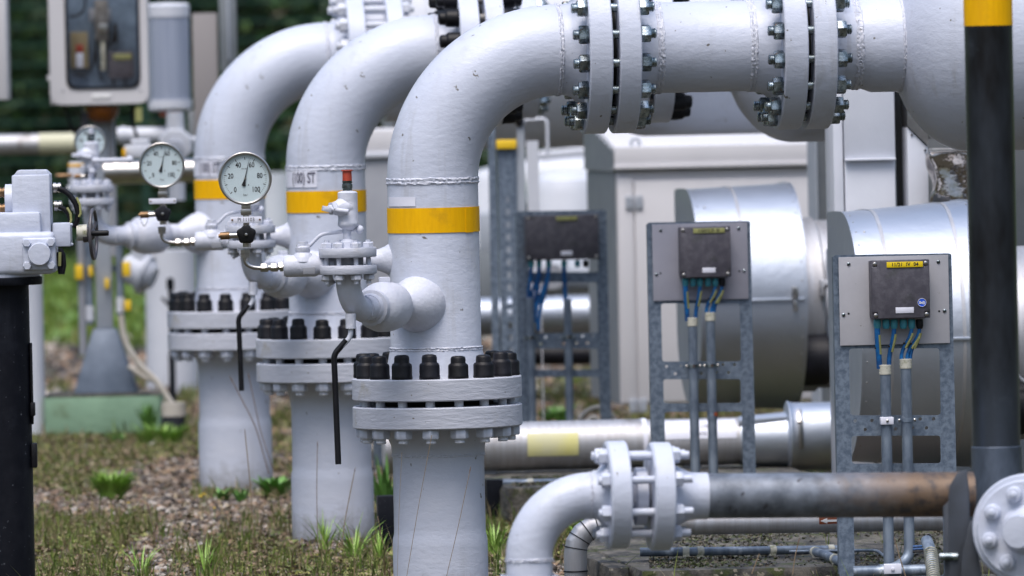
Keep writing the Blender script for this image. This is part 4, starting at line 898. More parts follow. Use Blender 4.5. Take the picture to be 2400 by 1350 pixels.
part(rf, 'roof', M['cabinet'], T.o, bevel=.004)
part(MB().box((Wd / 2, -.036, zt + .022), (Wd + .036, .016, .022)), 'eaves_lip', M['cabinet'], T.o, bevel=.003)
part(MB().add([(-.016, 0, z_e - .02), (-.016, Dp, z2 - .02), (-.016, Dp, zt), (-.016, 0, zt), (-.012, 0, z_e - .02), (-.012, Dp, z2 - .02), (-.012, Dp, zt), (-.012, 0, zt)], [(0, 1, 2, 3), (7, 6, 5, 4), (0, 4, 5, 1), (2, 6, 7, 3)]), 'gable_panel', M['cabdark'], T.o, smooth=False)  # gable shade put into the colour, as on the side below
part(MB().torus(T.p(1490, 336, YC) + Vector((0, .02, .0)), (0, 1, 0), .022, .007, 20, 8).cyl(T.p(1490, 352, YC) + Vector((0, .02, 0)), T.p(1490, 345, YC) + Vector((0, .02, 0)), .008, seg=8), 'lifting_eye', M['steelgrey'], T.o)
for i in range(7): part(MB().ball((-.018, .1 + i * .17, z_e + .0 + i * .02), .012, 8), 'rivet', M['steelgrey'], T.o)
# header pipe
T = Thing('header_pipe', 'very wide grey header pipe passing behind the elbows, above the cabinets', 'pipe', Matrix.Translation(at_px(1330, 346, 48.5) + Z * .6) @ Matrix.Rotation(YAW, 4, 'Z'))
part(MB().lathe([(0, -1.12), (.3, -1.10), (.52, -1.02), (.6, -.88), (.6, 2.8)], (0, 0, 0), X, 72), 'header_shell', M['paint_far'], T.o)
part(MB().lathe([(.62, -.85), (.62, -.80)], (0, 0, 0), X, 72), 'header_band', M['paint_far'], T.o)
part(MB().box((-.35, .0, -1.2), (.10, .3, 1.25)), 'header_leg', M['steelgrey'], T.o)
part(MB().box((1.9, .0, -1.2), (.10, .3, 1.25)), 'header_leg', M['steelgrey'], T.o)
# grey cabinet between the risers
p = at_px(868, 700, 45.2, 0); T = Thing('metal_cabinet', 'grey metal cabinet with pale rounded lid between the middle and front risers', 'cabinet', Matrix.Translation(p) @ Matrix.Rotation(YAW, 4, 'Z'), 'metal cabinets')
zt = T.p(880, 372, 45.2).z; zr = T.p(880, 302, 45.2).z
part(MB().box((.22, .3, zt / 2), (.5, .6, zt)), 'cabinet_body', M['darkpaint'], T.o, bevel=.01)
part(MB().box((.22, .3, (zt + zr) / 2), (.52, .62, zr - zt)), 'lid', M['cabinet'], T.o, bevel=.02)
part(MB().box((.22, -.01, zt + .02), (.53, .03, .03)), 'lid_lip', M['paint_far'], T.o, bevel=.006)
# H column
p = at_px(1928, 600, 41.6, 0); T = Thing('steel_column', 'grey steel H-section column at the edge of the beige cabinet', 'column', Matrix.Translation(p) @ Matrix.Rotation(R(20), 4, 'Z'))
part(MB().box((-.045, 0, 1.2), (.012, .10, 2.6)), 'column_flange', M['steelgrey'], T.o); part(MB().box((.045, 0, 1.2), (.012, .10, 2.6)), 'column_flange', M['steelgrey'], T.o)
part(MB().box((0, 0.02, 1.2), (.08, .008, 2.6)), 'column_web', M['cabdark'], T.o); part(MB().box((0, 0, -.06), (.2, .2, .02)), 'base_plate', M['galv'], T.o)
# pale housing
p = at_px(1962, 700, 34.55, 0); T = Thing('pale_housing', 'tall pale sheet metal housing with a horizontal ledge, under the vessel nozzle', 'housing', Matrix.Translation(p) @ Matrix.Rotation(R(5), 4, 'Z'), 'sheet metal housings')
zl = T.p(2030, 374, 34.55).z; zu = 2.3
part(MB().box((.148, .15, (zl + zu) / 2), (.208, .26, zu - zl)), 'upper_casing', M['paint_far'], T.o, bevel=.004)
part(MB().box((.148, .16, zl / 2), (.205, .26, zl)), 'lower_casing', M['paint_far'], T.o, bevel=.004)
part(MB().box((.020, .16, 1.15), (.040, .26, 2.3)), 'corner_post', M['paint_far'], T.o, bevel=.004)
part(MB().box((.148, .012, zl), (.208, .02, .010)), 'ledge', M['paint_far'], T.o, bevel=.003)
p = at_px(2134, 700, 34.6, 0); T = Thing('pale_housing', 'narrow pale sheet metal housing with slanted top beside the foil-wrapped duct', 'housing', Matrix.Translation(p) @ Matrix.Rotation(R(5), 4, 'Z'), 'sheet metal housings')
g = lambda a, b: T.p(a, b, 34.6)
z1_, z2_ = g(2134, 298).z, g(2180, 345).z
part(MB().prism([(0, 0), (.083, 0), (.083, z2_), (0, z1_)], .22, (0, 0, 0)), 'casing', M['paint_far'], T.o, bevel=.003)
part(MB().prism([(0, z1_ + .005), (.083, z2_ + .005), (.083, z2_ + .08), (0, z1_ + .12)], .22, (0, -.01, 0)), 'sloping_hood', M['stain'], T.o)
for a_, b_ in ((.018, z1_ - .032), (.072, z2_ - .012)): part(MB().ball((a_, -.003, b_), .005, 8), 'rivet', M['gap'], T.o)
p = at_px(2224, 425, 34.45); T = Thing('foil_duct', 'crumpled shiny foil-wrapped duct between the vessel and the drum', 'duct', Matrix.Translation(p))
bm = bmesh.new(); bmesh.ops.create_cube(bm, size=1); bmesh.ops.subdivide_edges(bm, edges=bm.edges, cuts=14, use_grid_fill=True)
for v in bm.verts: c = Vector((v.co.x * .24, v.co.y * .14, v.co.z * .36)); v.co = c + Vector((noise.noise(c * 9), noise.noise(c * 9 + Vector((5, 0, 0))), noise.noise(c * 9 + Vector((0, 5, 0))))) * .028
me = bpy.data.meshes.new('foil_wrap'); bm.to_mesh(me); bm.free(); me.materials.append(M['foil']); me.shade_smooth()
put(me, 'foil_wrap', T.o, Matrix.Translation((.05, 0, -.05)))
part(MB().box((.05, -.01, .128), (.25, .16, .014)), 'duct_rim', M['stain'], T.o, bevel=.003)
p = at_px(2122, 600, 34.75, 0); single(MB().box((0, .05, 1.05), (.055, .08, 2.1)), 'dark_backing', 'black sheet standing for the shade in the slot between the pale housings', 'panel', M['gap'], p)  # black sheet added to stand for the shade in the slot

single(MB().box((.25, .05, .95), (.62, .08, 1.9)), 'dark_backing', 'dark blue steel partition behind the foil duct and the black post', 'panel', M['cabdark'], at_px(2180, 600, 36.2, 0))
# ------------------------------------------------------------------ slotted posts right of the front riser
YS = 42.0
def strut(px0, px1, py0, label, slots, mat='galv', bottom=0.0, clip=None):
    p = at_px((px0 + px1) / 2, 600, YS, 0); T = Thing('slotted_post', label, 'post', Matrix.Translation(p), 'galvanised posts')
    zt = T.p(px0, py0, YS).z; w_ = (px1 - px0) * mpp(YS)
    H = [rect(-w_ * .12, z, w_ * .12, z + .032) for z in np.arange(.4, zt - .3, .062)] if slots else []
    part(sheet(rect(-w_ / 2, bottom, w_ / 2, zt), H, .004), 'channel_face', M[mat], T.o, sharp=30)
    part(MB().box((-w_ / 2, .02, zt / 2), (.004, .04, zt)).box((w_ / 2, .02, zt / 2), (.004, .04, zt)), 'channel_sides', M[mat], T.o)
    if clip: q_ = T.p((px0 + px1) / 2, clip, YS); part(MB().box((0, -.006, q_.z), (w_ * 1.15, .05, .045)), 'yellow_clip', M['yplastic'], T.o, bevel=.004)
    return T
strut(1172, 1213, 330, 'slotted galvanised post with yellow clip at its top', True, clip=338)
strut(1150, 1166, 250, 'thin galvanised post nearest the front riser', False)
strut(1218, 1234, 290, 'thin galvanised post under the blue-tagged black fitting', False, mat='steelgrey')
strut(1240, 1266, 330, 'plain pale steel post beside the slotted post, under the bent handle', False, mat='paint_far', bottom=.8)
T = Thing('black_fitting', 'black cable fitting with a blue tag peeping out under the front elbow', 'fitting', at_px(1208, 275, YS))
part(MB().ball((0, 0, 0), .04, 16, (1.2, 1, .7)).cyl((0, 0, 0), (.03, 0, -.04), .02, seg=12), 'fitting_body', M['rubber'], T.o)
part(MB().box((.045, -.02, .03), (.018, .01, .06)), 'blue_tag', M['blue'], T.o, bevel=.002)
T = Thing('bent_handle', 'pale bent tube handle in front of the header pipe', 'handle', at_px(1232, 275, YS + .5))
g = lambda a, b: T.p(a, b, YS + .5)
part(MB().tube(rpath([g(1225, 282), g(1282, 278), g(1284, 360)], .03), .009, 10), 'handle_tube', M['paint_far'], T.o)
part(MB().cyl(g(1225, 272), g(1225, 292), .014, seg=10), 'handle_boss', M['paint_far'], T.o)

# hose loop on the ground near the beige cabinet
T = Thing('looped_hose', 'cream hose loop on the ground at the foot of the beige cabinet', 'hose', at_px(1400, 985, 40.5))
g = lambda a, b, y=0: T.p(a, b, 40.5) + Vector((0, y, 0))
part(MB().tube(rpath([g(1345, 1010), g(1370, 965), g(1405, 952), g(1432, 968), g(1450, 1010)], .06), .012, 12), 'hose_tube', M['hose'], T.o)
part(MB().tube(rpath([g(1360, 1010, .2), g(1395, 975, .2), g(1410, 1010, .2)], .05), .012, 12), 'hose_end', M['hose'], T.o)

# ------------------------------------------------------------------ valve actuator on black pillar
YA = 31.3; MA = mpp(YA)
pa = at_px(20, 1340, YA, 0); T = Thing('black_pillar', 'thick black coated pillar carrying the pale valve actuator', 'pillar', Matrix.Translation(pa))
g = lambda a, b, y=0.0: (lambda v: Vector((v.x, y, v.z)))(T.p(a, b, YA))
zc = g(0, 668).z; rp = .098
part(MB().cyl((0, 0, -.2), (0, 0, zc), rp, seg=56), 'pillar_tube', M['blackpipe'], T.o)
part(MB().box((rp + .006, -.02, g(0, 960).z), (.016, .05, .05)).box((rp + .008, -.02, g(0, 1068).z), (.02, .05, .09)).box((rp + .004, -.02, g(0, 900).z + .0), (.008, .03, .3)), 'pillar_clip', M['rubber'], T.o, bevel=.004)
T = Thing('valve_actuator', 'pale grey gearbox actuator with cable glands on top of the black pillar', 'actuator', Matrix.Translation((pa.x, pa.y, zc)))
P = M['paint_thick']; PA = M['paint']
part(MB().lathe([(.145, 0), (.148, .004), (.148, .026), (.14, .03)], (-.0, 0, 0), Z, 48), 'base_ring', M['blackpipe'], T.o)
part(MB().lathe([(.140, .03), (.140, .11)], (0, 0, 0), Z, 48), 'collar', PA, T.o)
a, b = g(-60, 545), g(133, 640)
part(MB().box(((a.x + b.x) / 2, 0, (a.z + b.z) / 2), (b.x - a.x, .30, a.z - b.z)), 'gearbox', PA, T.o, bevel=.02, segs=3)
a, b = g(-60, 505), g(100, 548); part(MB().box(((a.x + b.x) / 2, .0, (a.z + b.z) / 2), (b.x - a.x, .24, a.z - b.z + .02)), 'gearbox_lid', PA, T.o, bevel=.012)
a, b = g(30, 410), g(122, 540); part(MB().box(((a.x + b.x) / 2, .0, (a.z + b.z) / 2 - .01), (b.x - a.x, .16, a.z - b.z + .02)), 'terminal_housing', PA, T.o, bevel=.006)
a = g(34, 410); b = g(118, 397); part(MB().prism([(a.x, a.z - .002), (b.x + .004, a.z - .002), (b.x - .016, b.z), (a.x + .016, b.z)], .14, (0, -.07, 0)), 'housing_lid', PA, T.o, bevel=.003)
a, b = g(12, 420), g(34, 520); part(MB().lathe([(.06, 0), (.06, .05)], (a.x, 0, (a.z + b.z) / 2), X, 24), 'motor_cover', PA, T.o)
a, b = g(58, 556), g(137, 630); c = (a + b) / 2; pl = part(MB().box((c.x, -.158, c.z), (b.x - a.x, .018, a.z - b.z)), 'cover_plate', PA, T.o, bevel=.008, segs=3)
part(MB().lathe([(.042, .0), (.042, .022), (.039, .028), (0, .030)], (c.x + .002, -.166, c.z), (0, -1, 0), 32), 'boss', PA, pl)
for sx, sz in ((-1, -1), (-1, 1), (1, -1), (1, 1)): part(MB().lathe([(.0165, 0), (.0165, .012), (.014, .016), (0, .017)], (c.x + sx * .044, -.166, c.z + sz * .042), (0, -1, 0), 6), 'hex_bolt', PA, pl)
a, b = g(124, 522), g(168, 577); part(MB().box(((a.x + b.x) / 2, .0, (a.z + b.z) / 2), (b.x - a.x, .12, a.z - b.z)), 'shaft_housing', PA, T.o, bevel=.005)
for dz_ in (-.036, .036): part(MB().ball((b.x + .003, -.045, (a.z + b.z) / 2 + dz_), .006, 8), 'shaft_screw', PA, T.o)
sz_ = g(0, 549).z; part(MB().lathe([(.030, g(168, 0).x), (.030, g(192, 0).x)], (0, 0, sz_), X, 28), 'shaft_sleeve', M['cream'], T.o)
for x_, y_, w2 in ((125, 440, .036), (127, 482, .036), (14, 451, -.05), (14, 489, -.05)):
    c = g(x_, y_); m_ = M['stain'] if w2 > 0 else M['brass']
    part(MB().lathe([(.0195, 0), (.0195, .010), (.0165, .011), (.0165, .016), (.019, .017), (.019, .026), (.013, .030)], c, (math.copysign(1, w2), 0, 0), 12), 'cable_gland', m_, T.o)
part(MB().tube([g(a_, b_, -.01) for a_, b_ in ((136, 441), (150, 446), (165, 458), (178, 478), (184, 500), (180, 520), (172, 532))], .0105, 14), 'cable', M['rubber'], T.o)
part(MB().tube([g(a_, b_, -.02) for a_, b_ in ((138, 484), (150, 489), (160, 500), (165, 515), (163, 528))], .0085, 12), 'cable', M['rubber'], T.o)
part(MB().tube([g(a_, b_, -.022) for a_, b_ in ((180, 462), (188, 480), (190, 500), (186, 508))], .0045, 8).tube([g(a_, b_, -.03) for a_, b_ in ((158, 486), (166, 500), (168, 515), (166, 522))], .0045, 8), 'cable_marker', M['ylabelold'], T.o)
part(MB().tube([g(a_, b_, -.06) for a_, b_ in ((142, 582), (150, 596), (152, 620), (148, 640), (144, 640), (141, 618), (140, 590))], .009, 12), 'cable', M['rubber'], T.o)
part(MB().tube([g(143, 590, -.075), g(142, 622, -.075)], .006, 8), 'cable_marker', M['ylabelold'], T.o)
hw = g(219, 549); T = Thing('hand_wheel', 'grey hand wheel seen edge-on with black grip on the actuator shaft', 'hand wheel', Matrix.Translation(T.M @ hw) @ Matrix.Rotation(R(-5), 4, 'Z'))
part(MB().torus((0, 0, 0), X, .090, .0065, 56, 10), 'wheel_rim', M['castgrey'], T.o)
part(MB().lathe([(.030, -.036), (.028, -.01), (.016, .004), (.016, .006)], (0, 0, 0), X, 28), 'wheel_hub', M['castgrey'], T.o)
for i in range(3): a = 2 * PI * i / 3 + .5; part(MB().tube([(-.02, 0, 0), (-.004, .05 * math.cos(a), .05 * math.sin(a)), (0, .09 * math.cos(a), .09 * math.sin(a))], .008, 8), 'spoke', M['castgrey'], T.o)
part(MB().lathe([(.007, 0), (.0105, .006), (.0105, .060), (.009, .064)], (.004, -.088, .005), X, 16), 'crank_grip', M['rubber'], T.o)

# ------------------------------------------------------------------ instrument cabinet stand and green block
YG = 45.5; p = at_px(245, 960, YG, 0); mg = mpp(YG)
T = Thing('concrete_block', 'pale green painted concrete block under the flared grey stand', 'concrete block', Matrix.Translation((at_px(240, 960, YG).x, YG + .25, 0)))
single_h = at_px(240, 928, YG).z
me = MB().box((0, 0, single_h / 2), (272 * mg, .5, single_h)); part(me, 'block', M['green'], T.o, bevel=.012)
part(MB().box((0, 0, single_h + .002), (270 * mg, .5, .012)), 'block_cap', M['conc'], T.o, bevel=.004)
T = Thing('cabinet_stand', 'blue-grey column with flared foot standing on the green block', 'stand', Matrix.Translation((at_px(245, 900, YG).x, YG + .2, single_h + .01)))
g = lambda a, b, y=0.0: (lambda v: Vector((v.x, y, v.z)))(T.p(a, b, YG + .2))
zt0 = g(0, 775).z; ztop = g(0, 240).z
def frus(mb, w0, w1, z0, z1, d0, d1): return mb.add([(-w0, -d0, z0), (w0, -d0, z0), (w0, d0, z0), (-w0, d0, z0), (-w1, -d1, z1), (w1, -d1, z1), (w1, d1, z1), (-w1, d1, z1)], [(3, 2, 1, 0), (4, 5, 6, 7), (0, 1, 5, 4), (1, 2, 6, 5), (2, 3, 7, 6), (3, 0, 4, 7)])
mb = MB(); frus(mb, 75 * mg, 28 * mg, 0, zt0, .15, .05); part(mb, 'flared_foot', material('blue_grey_steel', (.12, .15, .20), .5, .3, (.08, .105, .145), 9), T.o, bevel=.008)
part(MB().box((0, 0, (zt0 + ztop) / 2), (.088, .07, ztop - zt0)), 'column', M['steelgrey'], T.o, bevel=.006)
for px_, z0_, z1_ in ((196, 830, 560), (212, 760, 250), (283, 740, 560), (268, 600, 250)):
    a = g(px_, z0_, -.02); b = g(px_ - 3, z1_, -.02); tw = Thing('conduit', {196: 'dark conduit reaching down beside the flared grey foot', 212: 'pale conduit along the stand column with brown lower end', 283: 'pale conduit beside the stand ending in a cream hose', 268: 'upper dark conduit behind the stand column under the cabinet'}[px_], 'conduit', T.M @ Matrix.Translation((a.x, -.03, a.z)), 'conduits on the cabinet stand')
    part(MB().cyl((0, 0, 0), (0, 0, b.z - a.z), .021, seg=16), 'conduit_tube', M['galv2'] if px_ in (212, 283) else M['darkpaint'], tw.o)
    if px_ in (212, 283): part(MB().cyl((0, 0, .02), (0, 0, .10), .023, seg=16), 'collar', M['paint_far'], tw.o)
for i, (px_, py_, w_) in enumerate(((187, 637, 18), (298, 630, 18), (301, 715, 14), (252, 664, 10), (214, 635, 10))):
    c = g(px_, py_, -.06); o = single(MB().box((0, 0, 0), (w_ * mg, .05, (34 if i < 2 else 24) * mg)).box((0, .03, 0), (w_ * mg * .5, .06, .02)), 'conduit_clamp', ['yellow conduit clamp on the outer side of the dark conduit', 'yellow conduit clamp at the height of the first, next to the white pipe', 'yellow conduit clamp just above the cream hose', 'small yellow clamp low on the stand column', 'small yellow clamp between the two conduits of the stand'][i], 'clamp', M['yplastic'], T.M @ Matrix.Translation(c), 'yellow conduit clamps', bevel=.004)
single(MB().box((0, 0, 0), (.25, .03, .03)), 'mounting_rail', 'grey rail crossing the stand column between yellow clamps', 'rail', M['galv'], T.M @ Matrix.Translation(g(243, 630, .05)))
T = Thing('cream_hose', 'cream hose curving from the stand down into the black pot', 'hose', at_px(285, 740, YG))
g = lambda a, b, y=0.0: (lambda v: Vector((v.x, y, v.z)))(T.p(a, b, YG))
part(MB().tube(rpath([g(284, 738), g(290, 800), g(330, 860), g(365, 890), g(405, 950)], .12), .017, 14), 'hose_tube', M['hose'], T.o)
part(MB().tube(rpath([g(300, 858), g(340, 885), g(362, 892)], .05), .013, 12), 'hose_branch', M['hose'], T.o)
pp_ = at_px(407, 975, 45.2, 0); T = Thing('hose_pot', 'black pot with cream rim receiving the cream hose', 'pot', Matrix.Translation(pp_))
z1_ = T.p(407, 944, 45.2).z; r_ = 27 * mpp(45.2)
part(MB().lathe([(r_ * .95, -.05), (r_, z1_ - .07)], (0, 0, 0), Z, 36), 'pot_body', M['soilpot'], T.o)
part(MB().lathe([(r_ * 1.05, z1_ - .07), (r_ * 1.05, z1_), (r_ * .8, z1_ + .002), (r_ * .75, z1_ - .06)], (0, 0, 0), Z, 36), 'pot_rim', M['hose'], T.o)
# instrument cabinet
T = Thing('instrument_cabinet', 'pale weathered instrument cabinet with round-cornered window showing gauges and wiring', 'cabinet', Matrix.Translation((at_px(234, 244, YG).x, YG, at_px(234, 244, YG).z)), 'instrument cabinets')
g = lambda a, b, y=0.0: (lambda v: Vector((v.x, y, v.z)))(T.p(a, b, YG))
H2 = 330 * mg
a, b = g(119, 243), g(350, 243); wc = b.x - a.x
part(sheet(rect(-wc / 2, 0, wc / 2, H2), [[(x, z) for x, z in rect(g(152, 0).x, g(0, 213).z, g(325, 0).x, H2 - .08)]], .03, .06), 'cabinet_door', M['cabinet'], T.o, bevel=.004)
for sx in (-1, 1): part(MB().box((sx * (wc / 2 - .01), .14, H2 / 2), (.02, .25, H2 - .004)), 'side_wall', M['cabinet'], T.o)
part(MB().box((0, .14, .010), (wc - .05, .24, .016)), 'floor_wall', M['cabinet'], T.o); part(MB().box((0, .26, H2 / 2), (wc - .01, .012, H2 - .01)), 'back_wall', M['instr'], T.o)
sg = sheet(rect(g(151, 0).x, g(0, 214).z, g(326, 0).x, H2 - .078), [rect(g(158, 0).x, g(0, 208).z, g(319, 0).x, H2 - .09)], .008, .055); sg.v = [(x, y - .017, z) for x, y, z in sg.v]
part(sg, 'window_seal', M['rubber'], T.o)
part(MB().box((g(238, 0).x, -.006, (g(0, 208).z + H2 - .09) / 2), (.36, .003, H2 - .17)), 'window_pane', M['glass'], T.o)
def ins(name, mat, x0, y0, x1, y1, d=.06):
    a, b = g(x0, y0), g(x1, y1); part(MB().box(((a.x + b.x) / 2, .20, (a.z + b.z) / 2), (abs(b.x - a.x), d, abs(a.z - b.z))), name, M[mat], T.o, bevel=.003)
ins('terminal_block', 'tan', 160, 75, 203, 160, .04); ins('switch_body', 'sticker', 174, 124, 192, 158, .08); ins('red_button', 'red', 174, 104, 192, 122, .08)
ins('relay_box', 'boxblack', 250, 120, 310, 182); ins('relay_label', 'ylabelold', 262, 127, 305, 139, .07); ins('rail', 'cream', 232, 98, 244, 165, .08)
ins('manifold', 'greystud', 218, 0, 250, 95, .08); ins('black_lever', 'rubber', 263, 55, 271, 100, .09); ins('manifold_block', 'darkpaint', 205, 20, 255, 50, .05); ins('manifold_block', 'stain', 228, 55, 250, 78, .1)
for pts in (((160, 40), (185, 35), (198, 15), (195, -30)), ((170, 172), (195, 178), (212, 160), (222, 120)), ((222, 90), (222, 130), (236, 190)), ((262, 182), (264, 205)), ((290, 182), (292, 205)), ((250, 110), (262, 95), (268, 70))):
    part(MB().tube(rpath([g(x, y, .13) for x, y in pts], .03), .006, 8), 'wire', M['rubber'], T.o)
part(MB().box(g(238, 226, -.018), (.1, .004, .022)), 'blank_label', M['white'], T.o, bevel=.002)
for x in (148, 330): part(MB().ball(g(x, 212, -.016), .006, 8), 'door_screw', M['darkpaint'], T.o)
part(MB().box(g(114, 182, .0), (.015, .02, .03)), 'hinge', M['cabinet'], T.o)
T2 = Thing('beacon_lamp', 'amber beacon dome hanging under the instrument cabinet, unlit', 'beacon', Matrix.Translation(T.M @ g(236, 248, .1)))
part(MB().lathe([(.092, 0), (.092, -.03), (.080, -.06), (.055, -.085), (0, -.095)], (0, 0, 0), Z, 32), 'beacon_dome', M['amber'], T2.o)
single(MB().lathe([(.028, -.02), (.02, .0), (.02, .06)], (0, 0, 0), Z, 16).box((0, 0, -.03), (.06, .05, .03)), 'cable_plug', 'black plug with blue collar hanging under the instrument cabinet', 'plug', M['rubber'], at_px(198, 290, 44.8))
for lb_, pts in (('black cable hanging from the cabinet past the beacon', ((150, 246), (168, 300), (195, 340))), ('dark lead with yellow tag dropping from the cabinet to the pipe valve', ((308, 246), (310, 290), (322, 322)))):
    P3 = [W(x, y, 45.6) for x, y in pts]; single(MB().tube(rpath([p_ - P3[0] for p_ in P3], .05), .009, 8), 'hanging_cable', lb_, 'cable', M['rubber'], P3[0], 'cables under the cabinet')
single(MB().box((0, 0, 0), (.036, .006, .075)), 'cable_tag', 'faded yellow tag hanging beside the dark lead', 'tag', M['ylabelold'], at_px(325, 268, 45.5))
T = Thing('instrument_cabinet', 'edge of another pale cabinet cut off by the picture border', 'cabinet', at_px(-40, 236, 45), 'instrument cabinets')
part(MB().box((0, .12, .4), (.268, .25, .8)), 'cabinet_body', M['cabinet'], T.o, bevel=.012); part(MB().box((-.02, -.01, .42), (.17, .01, .7)), 'window_seal', M['rubber'], T.o, bevel=.003)
# cylinder lamp / filter housing and the box next to it
p = at_px(400, 290, 47); T = Thing('filter_housing', 'ribbed blue-grey cylinder housing with pale end caps, beside the instrument cabinet', 'filter', Matrix.Translation(p)); mq = mpp(47)
g = lambda a, b, y=0.0: (lambda v: Vector((v.x, y, v.z)))(T.p(a, b, 47))
part(MB().lathe([(48 * mq, g(0, 242).z), (48 * mq, g(0, 48).z)], (0, 0, 0), Z, 40), 'cylinder', material('blue_grey_enamel', (.30, .34, .44), .4, .2, (.36, .40, .50), 8, stretch=(6, 6, .2)), T.o)
part(MB().lathe([(50 * mq, g(0, 48).z), (50 * mq, g(0, 22).z), (44 * mq, g(0, 16).z), (0, g(0, 14).z)], (0, 0, 0), Z, 40), 'end_cap', M['paint_far'], T.o)
part(MB().lathe([(0, g(0, 270).z), (46 * mq, g(0, 268).z), (51 * mq, g(0, 262).z), (51 * mq, g(0, 242).z)], (0, 0, 0), Z, 40), 'end_cap', M['paint_far'], T.o)
part(MB().lathe([(24 * mq, g(0, 282).z), (26 * mq, g(0, 268).z)], (0, 0, 0), Z, 24), 'red_ring', M['red'], T.o)
p = at_px(485, 320, 48.5); T = Thing('backplate_box', 'dull beige box and grey channel behind the ribbed cylinder', 'box', Matrix.Translation(p))
g = lambda a, b, y=0.0: (lambda v: Vector((v.x, y, v.z)))(T.p(a, b, 48.5)); ms = mpp(48.5)
a, b = g(450, 32), g(515, 340); part(MB().box(((a.x + b.x) / 2, .05, (a.z + b.z) / 2), (b.x - a.x, .15, a.z - b.z)), 'box_body', material('dull_beige', (.27, .25, .25), .6), T.o, bevel=.006)
a, b = g(512, -60), g(556, 170); part(MB().box(((a.x + b.x) / 2, .02, (a.z + b.z) / 2), (b.x - a.x, .1, a.z - b.z)), 'grey_channel', M['cabdark'], T.o, bevel=.006)
a, b = g(530, -60), g(541, 140); part(MB().box(((a.x + b.x) / 2, -.04, (a.z + b.z) / 2), (b.x - a.x, .03, a.z - b.z)), 'channel_rib', M['steelgrey'], T.o, bevel=.004)
a, b = g(440, 260), g(520, 360); part(MB().box(((a.x + b.x) / 2, .08, (a.z + b.z) / 2), (b.x - a.x, .1, a.z - b.z)), 'lower_box', M['cabdark'], T.o, bevel=.006)
# horizontal pipes at the left
def hpipe(label, px0, py0, px1, py1, r, Y, mat, band=None, name='far_pipe', dY=0):
    a = W(px0, py0, Y); b = W(px1, py1, Y + dY); T = Thing(name, label, 'pipe', a, 'far horizontal pipes'); part(MB().cyl((0, 0, 0), b - a, r, seg=32), 'pipe_length', M[mat], T.o)
    if band:
        u, v = [(x - px0) / (px1 - px0) for x in band]; part(MB().cyl((b - a) * u, (b - a) * v, r + .003, seg=32), 'faded_label', material('faded_yellow_band', (.52, .51, .36), .5), T.o)
    for t in (.12, .95): c = (b - a) * t; part(MB().lathe([(r + .006, -.01), (r + .006, .01)], c, b - a, 32), 'joint_ring', M[mat], T.o)
    return T
hpipe('horizontal clad pipe with a faded yellow label at the hedge side', -60, 340, 262, 334, .060, 51, 'cladold', (92, 176))
hpipe('rusty-grey horizontal pipe behind the second gauge', 245, 405, 480, 398, .062, 44.0, 'stain')
hpipe('pale horizontal pipe above the rusty-grey one', 275, 318, 400, 316, .045, 47, 'paint_far')
hpipe('pale thin horizontal pipe joining the octagonal valve to the rearmost riser', 420, 330, 480, 326, .018, 46.5, 'paint_far')
T = Thing('octagonal_valve', 'pale octagonal valve body above the second gauge', 'valve', at_px(412, 340, 46.3)); mv = mpp(46.3)
part(MB().lathe([(38 * mv, -.06), (42 * mv, -.05), (42 * mv, .06), (38 * mv, .07)], (0, 0, 0), (0, 1, 0), 8, PI / 8), 'valve_body', M['paint_far'], T.o, bevel=.006)
part(MB().lathe([(18 * mv, .05), (16 * mv, .09), (0, .095)], (0, 0, -.01), (0, -1, 0), 20), 'valve_port', M['paint_rough'], T.o)
part(MB().lathe([(22 * mv, 0), (20 * mv, .12)], (0, 0, .06), Z, 20), 'valve_neck', M['paint_far'], T.o); part(MB().cyl((0, 0, -.3), (0, 0, 0), .045, seg=20), 'valve_leg', M['paint_far'], T.o)
T = Thing('far_valve', 'pale valve block with orange washer behind the bar lever', 'valve', at_px(325, 355, 45)); mv = mpp(45)
part(MB().box((0, 0, 0), (.15, .1, .07)).box((.01, 0, .05), (.10, .08, .03)), 'valve_body', M['paint_far'], T.o, bevel=.01); part(MB().box((-.075, -.04, -.005), (.016, .05, .045)), 'orange_washer', M['yellow'], T.o, bevel=.002)
T = Thing('far_valve', 'pale cylinder valve with orange ring at the foot of the half-hidden gauge', 'valve', at_px(180, 425, 43.5)); part(MB().lathe([(.035, -.04), (.042, -.03), (.042, .08), (.035, .1)], (0, 0, 0), Z, 24).cyl((-.05, 0, -.035), (.09, 0, -.035), .014, seg=10), 'valve_body', M['paint_far'], T.o); part(MB().lathe([(.044, .075), (.044, .09)], (0, 0, 0), Z, 24), 'orange_ring', M['yellow'], T.o)
single(MB().cyl((-.05, 0, 0), (.03, 0, 0), .011, seg=10), 'brass_spigot', 'small tarnished brass spigot beside the square branch flange', 'spigot', M['brass'], at_px(155, 412, 42))
# low pale valves in front of the rearmost riser
T = Thing('low_valve', 'pale double-bodied valve under the star knob of the second gauge', 'valve', at_px(330, 640, 46.8))
part(MB().lathe([(.07, -.1), (.085, -.05), (.085, .05), (.06, .08)], (0, 0, 0), (1, -.3, -.4), 28), 'valve_body', M['paint_far'], T.o); part(MB().lathe([(.11, -.015), (.11, .015)], (.02, 0, -.01), (1, -.3, -.4), 28), 'valve_flange', M['paint_far'], T.o)
part(MB().cyl((0, 0, 0), (0, 0, .16), .05, seg=20), 'valve_neck', M['paint_far'], T.o)
